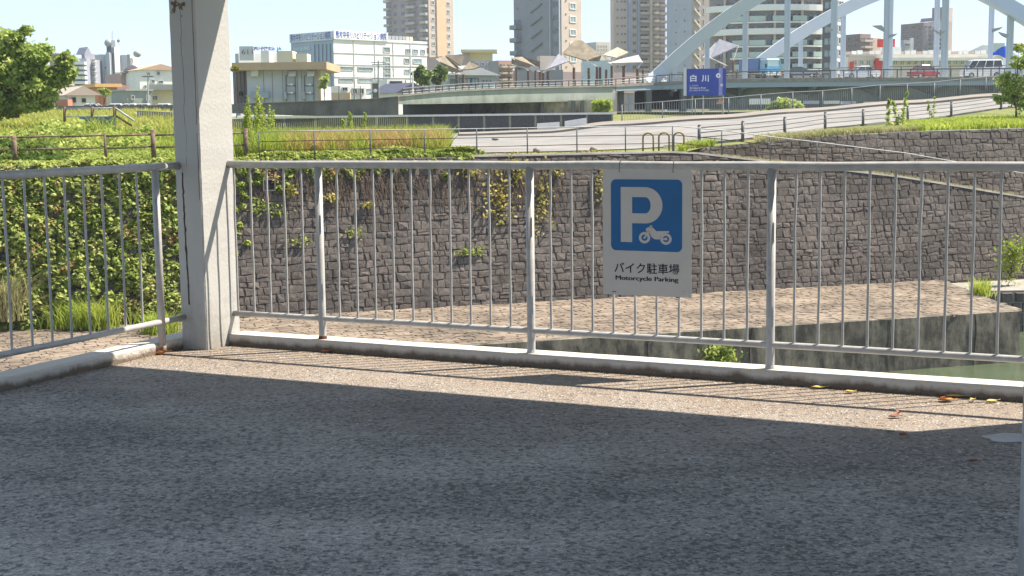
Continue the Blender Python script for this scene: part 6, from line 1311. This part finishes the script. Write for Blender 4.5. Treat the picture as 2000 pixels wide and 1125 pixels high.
vehicle('passenger_car', 'white small car partly hidden before the first hanger', 'car', 1268, 166, DY(1268)+12, 4.0, 1.5, 1.65, 180, paint('white2', (.62, .62, .62)), group='vehicles driving over the bridge')
c = P(1712, 143, DY(1712)+5); root = thing('round_traffic_sign', 'white round disc sign on the railing behind the silver car', 'sign', c-UP*.8); MB().tube([c, c+BY*.06], .50, 18).build('disc', M['white'], root); MB().tube([c-UP*.8, c], .05, 6).build('post', M['steel_grey'], root)
# blue truck
tp = P(1490, 153.5, DY(1490)+7); root = thing('truck', 'blue cab-over truck with dark blue box coming along the bridge', 'truck', tp, 'vehicles driving over the bridge'); R_ = Matrix.Rotation(radians(-62), 3, 'Z'); T_ = lambda x, y, z: tp+R_ @ Vector((x, y, z)); bl = paint('truckblue', (.09, .30, .48)); bd = paint('truckbox', (.05, .12, .28))
def tb(nm, x0, x1, y0, y1, z0, z1, mt, par=None, top=1.0): return MB().loft([[T_(x0, y0, z0), T_(x1, y0, z0), T_(x1, y1, z0), T_(x0, y1, z0)], [T_(x0, y0*top, z1), T_(x1-(1-top)*2.2, y0*top, z1), T_(x1-(1-top)*2.2, y1*top, z1), T_(x0, y1*top, z1)]]).build(nm, mt, par or root)
tb('cargo_box', -3.4, .55, -1.15, 1.15, .85, 2.5, bd); tb('chassis', -3.4, 1.8, -.5, .5, .5, .85, M['steel_dark']); cab = tb('cab', .7, 2.2, -1.05, 1.05, .55, 1.45, bl); tb('cab_upper', .7, 2.17, -1.04, 1.04, 1.45, 2.25, M['glass_pale'], cab, .94); tb('cab_roof', .68, 2.04, -1.0, 1.0, 2.22, 2.4, paint('truckroof', (.42, .62, .68)), cab, .96)
tb('bumper', 1.9, 2.3, -1.05, 1.05, .35, .6, M['white_paint']); tb('number_plate', 2.3, 2.33, -.25, .25, .45, .75, M['white'])
for s_ in (-1, 1):
    tb('headlight', 2.18, 2.24, s_*.85-.15, s_*.85+.15, .65, .85, head); MB().bar(T_(2.17, s_*1.03, 1.45), T_(2.05, s_*.98, 2.25), .10, .10).build('pillar', bl, root)
    for x in (1.4, -2.2): cc = T_(x, s_*.95, .42); ax = R_ @ Vector((0, s_*.14, 0)); q = MB().tube([cc-ax, cc+ax], .42, 14).build('wheel', M['rubber'], root); MB().tube([cc+ax*.9, cc+ax*1.05], .22, 10).build('rim', chrome, q)
    MB().bar(T_(2.0, s_*1.15, 1.3), T_(2.0, s_*1.15, 1.75), .15, .08).build('mirror', M['black'], root)
# parked cars behind the levee wall
for k, (x, c_, lab) in enumerate(((176, (.62, .62, .62), 'white parked car roof in front of the white bungalow'), (222, (.58, .60, .60), 'pale parked car below the orange gable house'), (250, (.66, .66, .64), 'white parked car beneath the grey-green house'), (276, (.50, .52, .52), 'silver parked car right of the white one'), (316, (.64, .66, .68), 'white parked car touching the pillar edge'))):
    vehicle('parked_car', lab, 'car', x, 230, 150, 4.2, 1.5, 1.65, 180+random.uniform(-4, 4), paint('park%d' % k, c_), group='cars parked behind the levee wall')

# haze over the town
hz = MB().box((0, 2480, 50), 11000, 5400, 120); o = hz.build('haze', [], kind='stuff', label='thin summer haze'); o.data.materials.clear()
hm = bpy.data.materials.new('haze'); hm.use_nodes = True; t = hm.node_tree; t.nodes.clear(); ou = t.nodes.new('ShaderNodeOutputMaterial'); pv = t.nodes.new('ShaderNodeVolumePrincipled')
pv.inputs['Color'].default_value = (.80, .90, 1, 1); pv.inputs['Density'].default_value = .0002; pv.inputs['Anisotropy'].default_value = .0
t.links.new(pv.outputs[0], ou.inputs['Volume']); o.data.materials.append(hm)
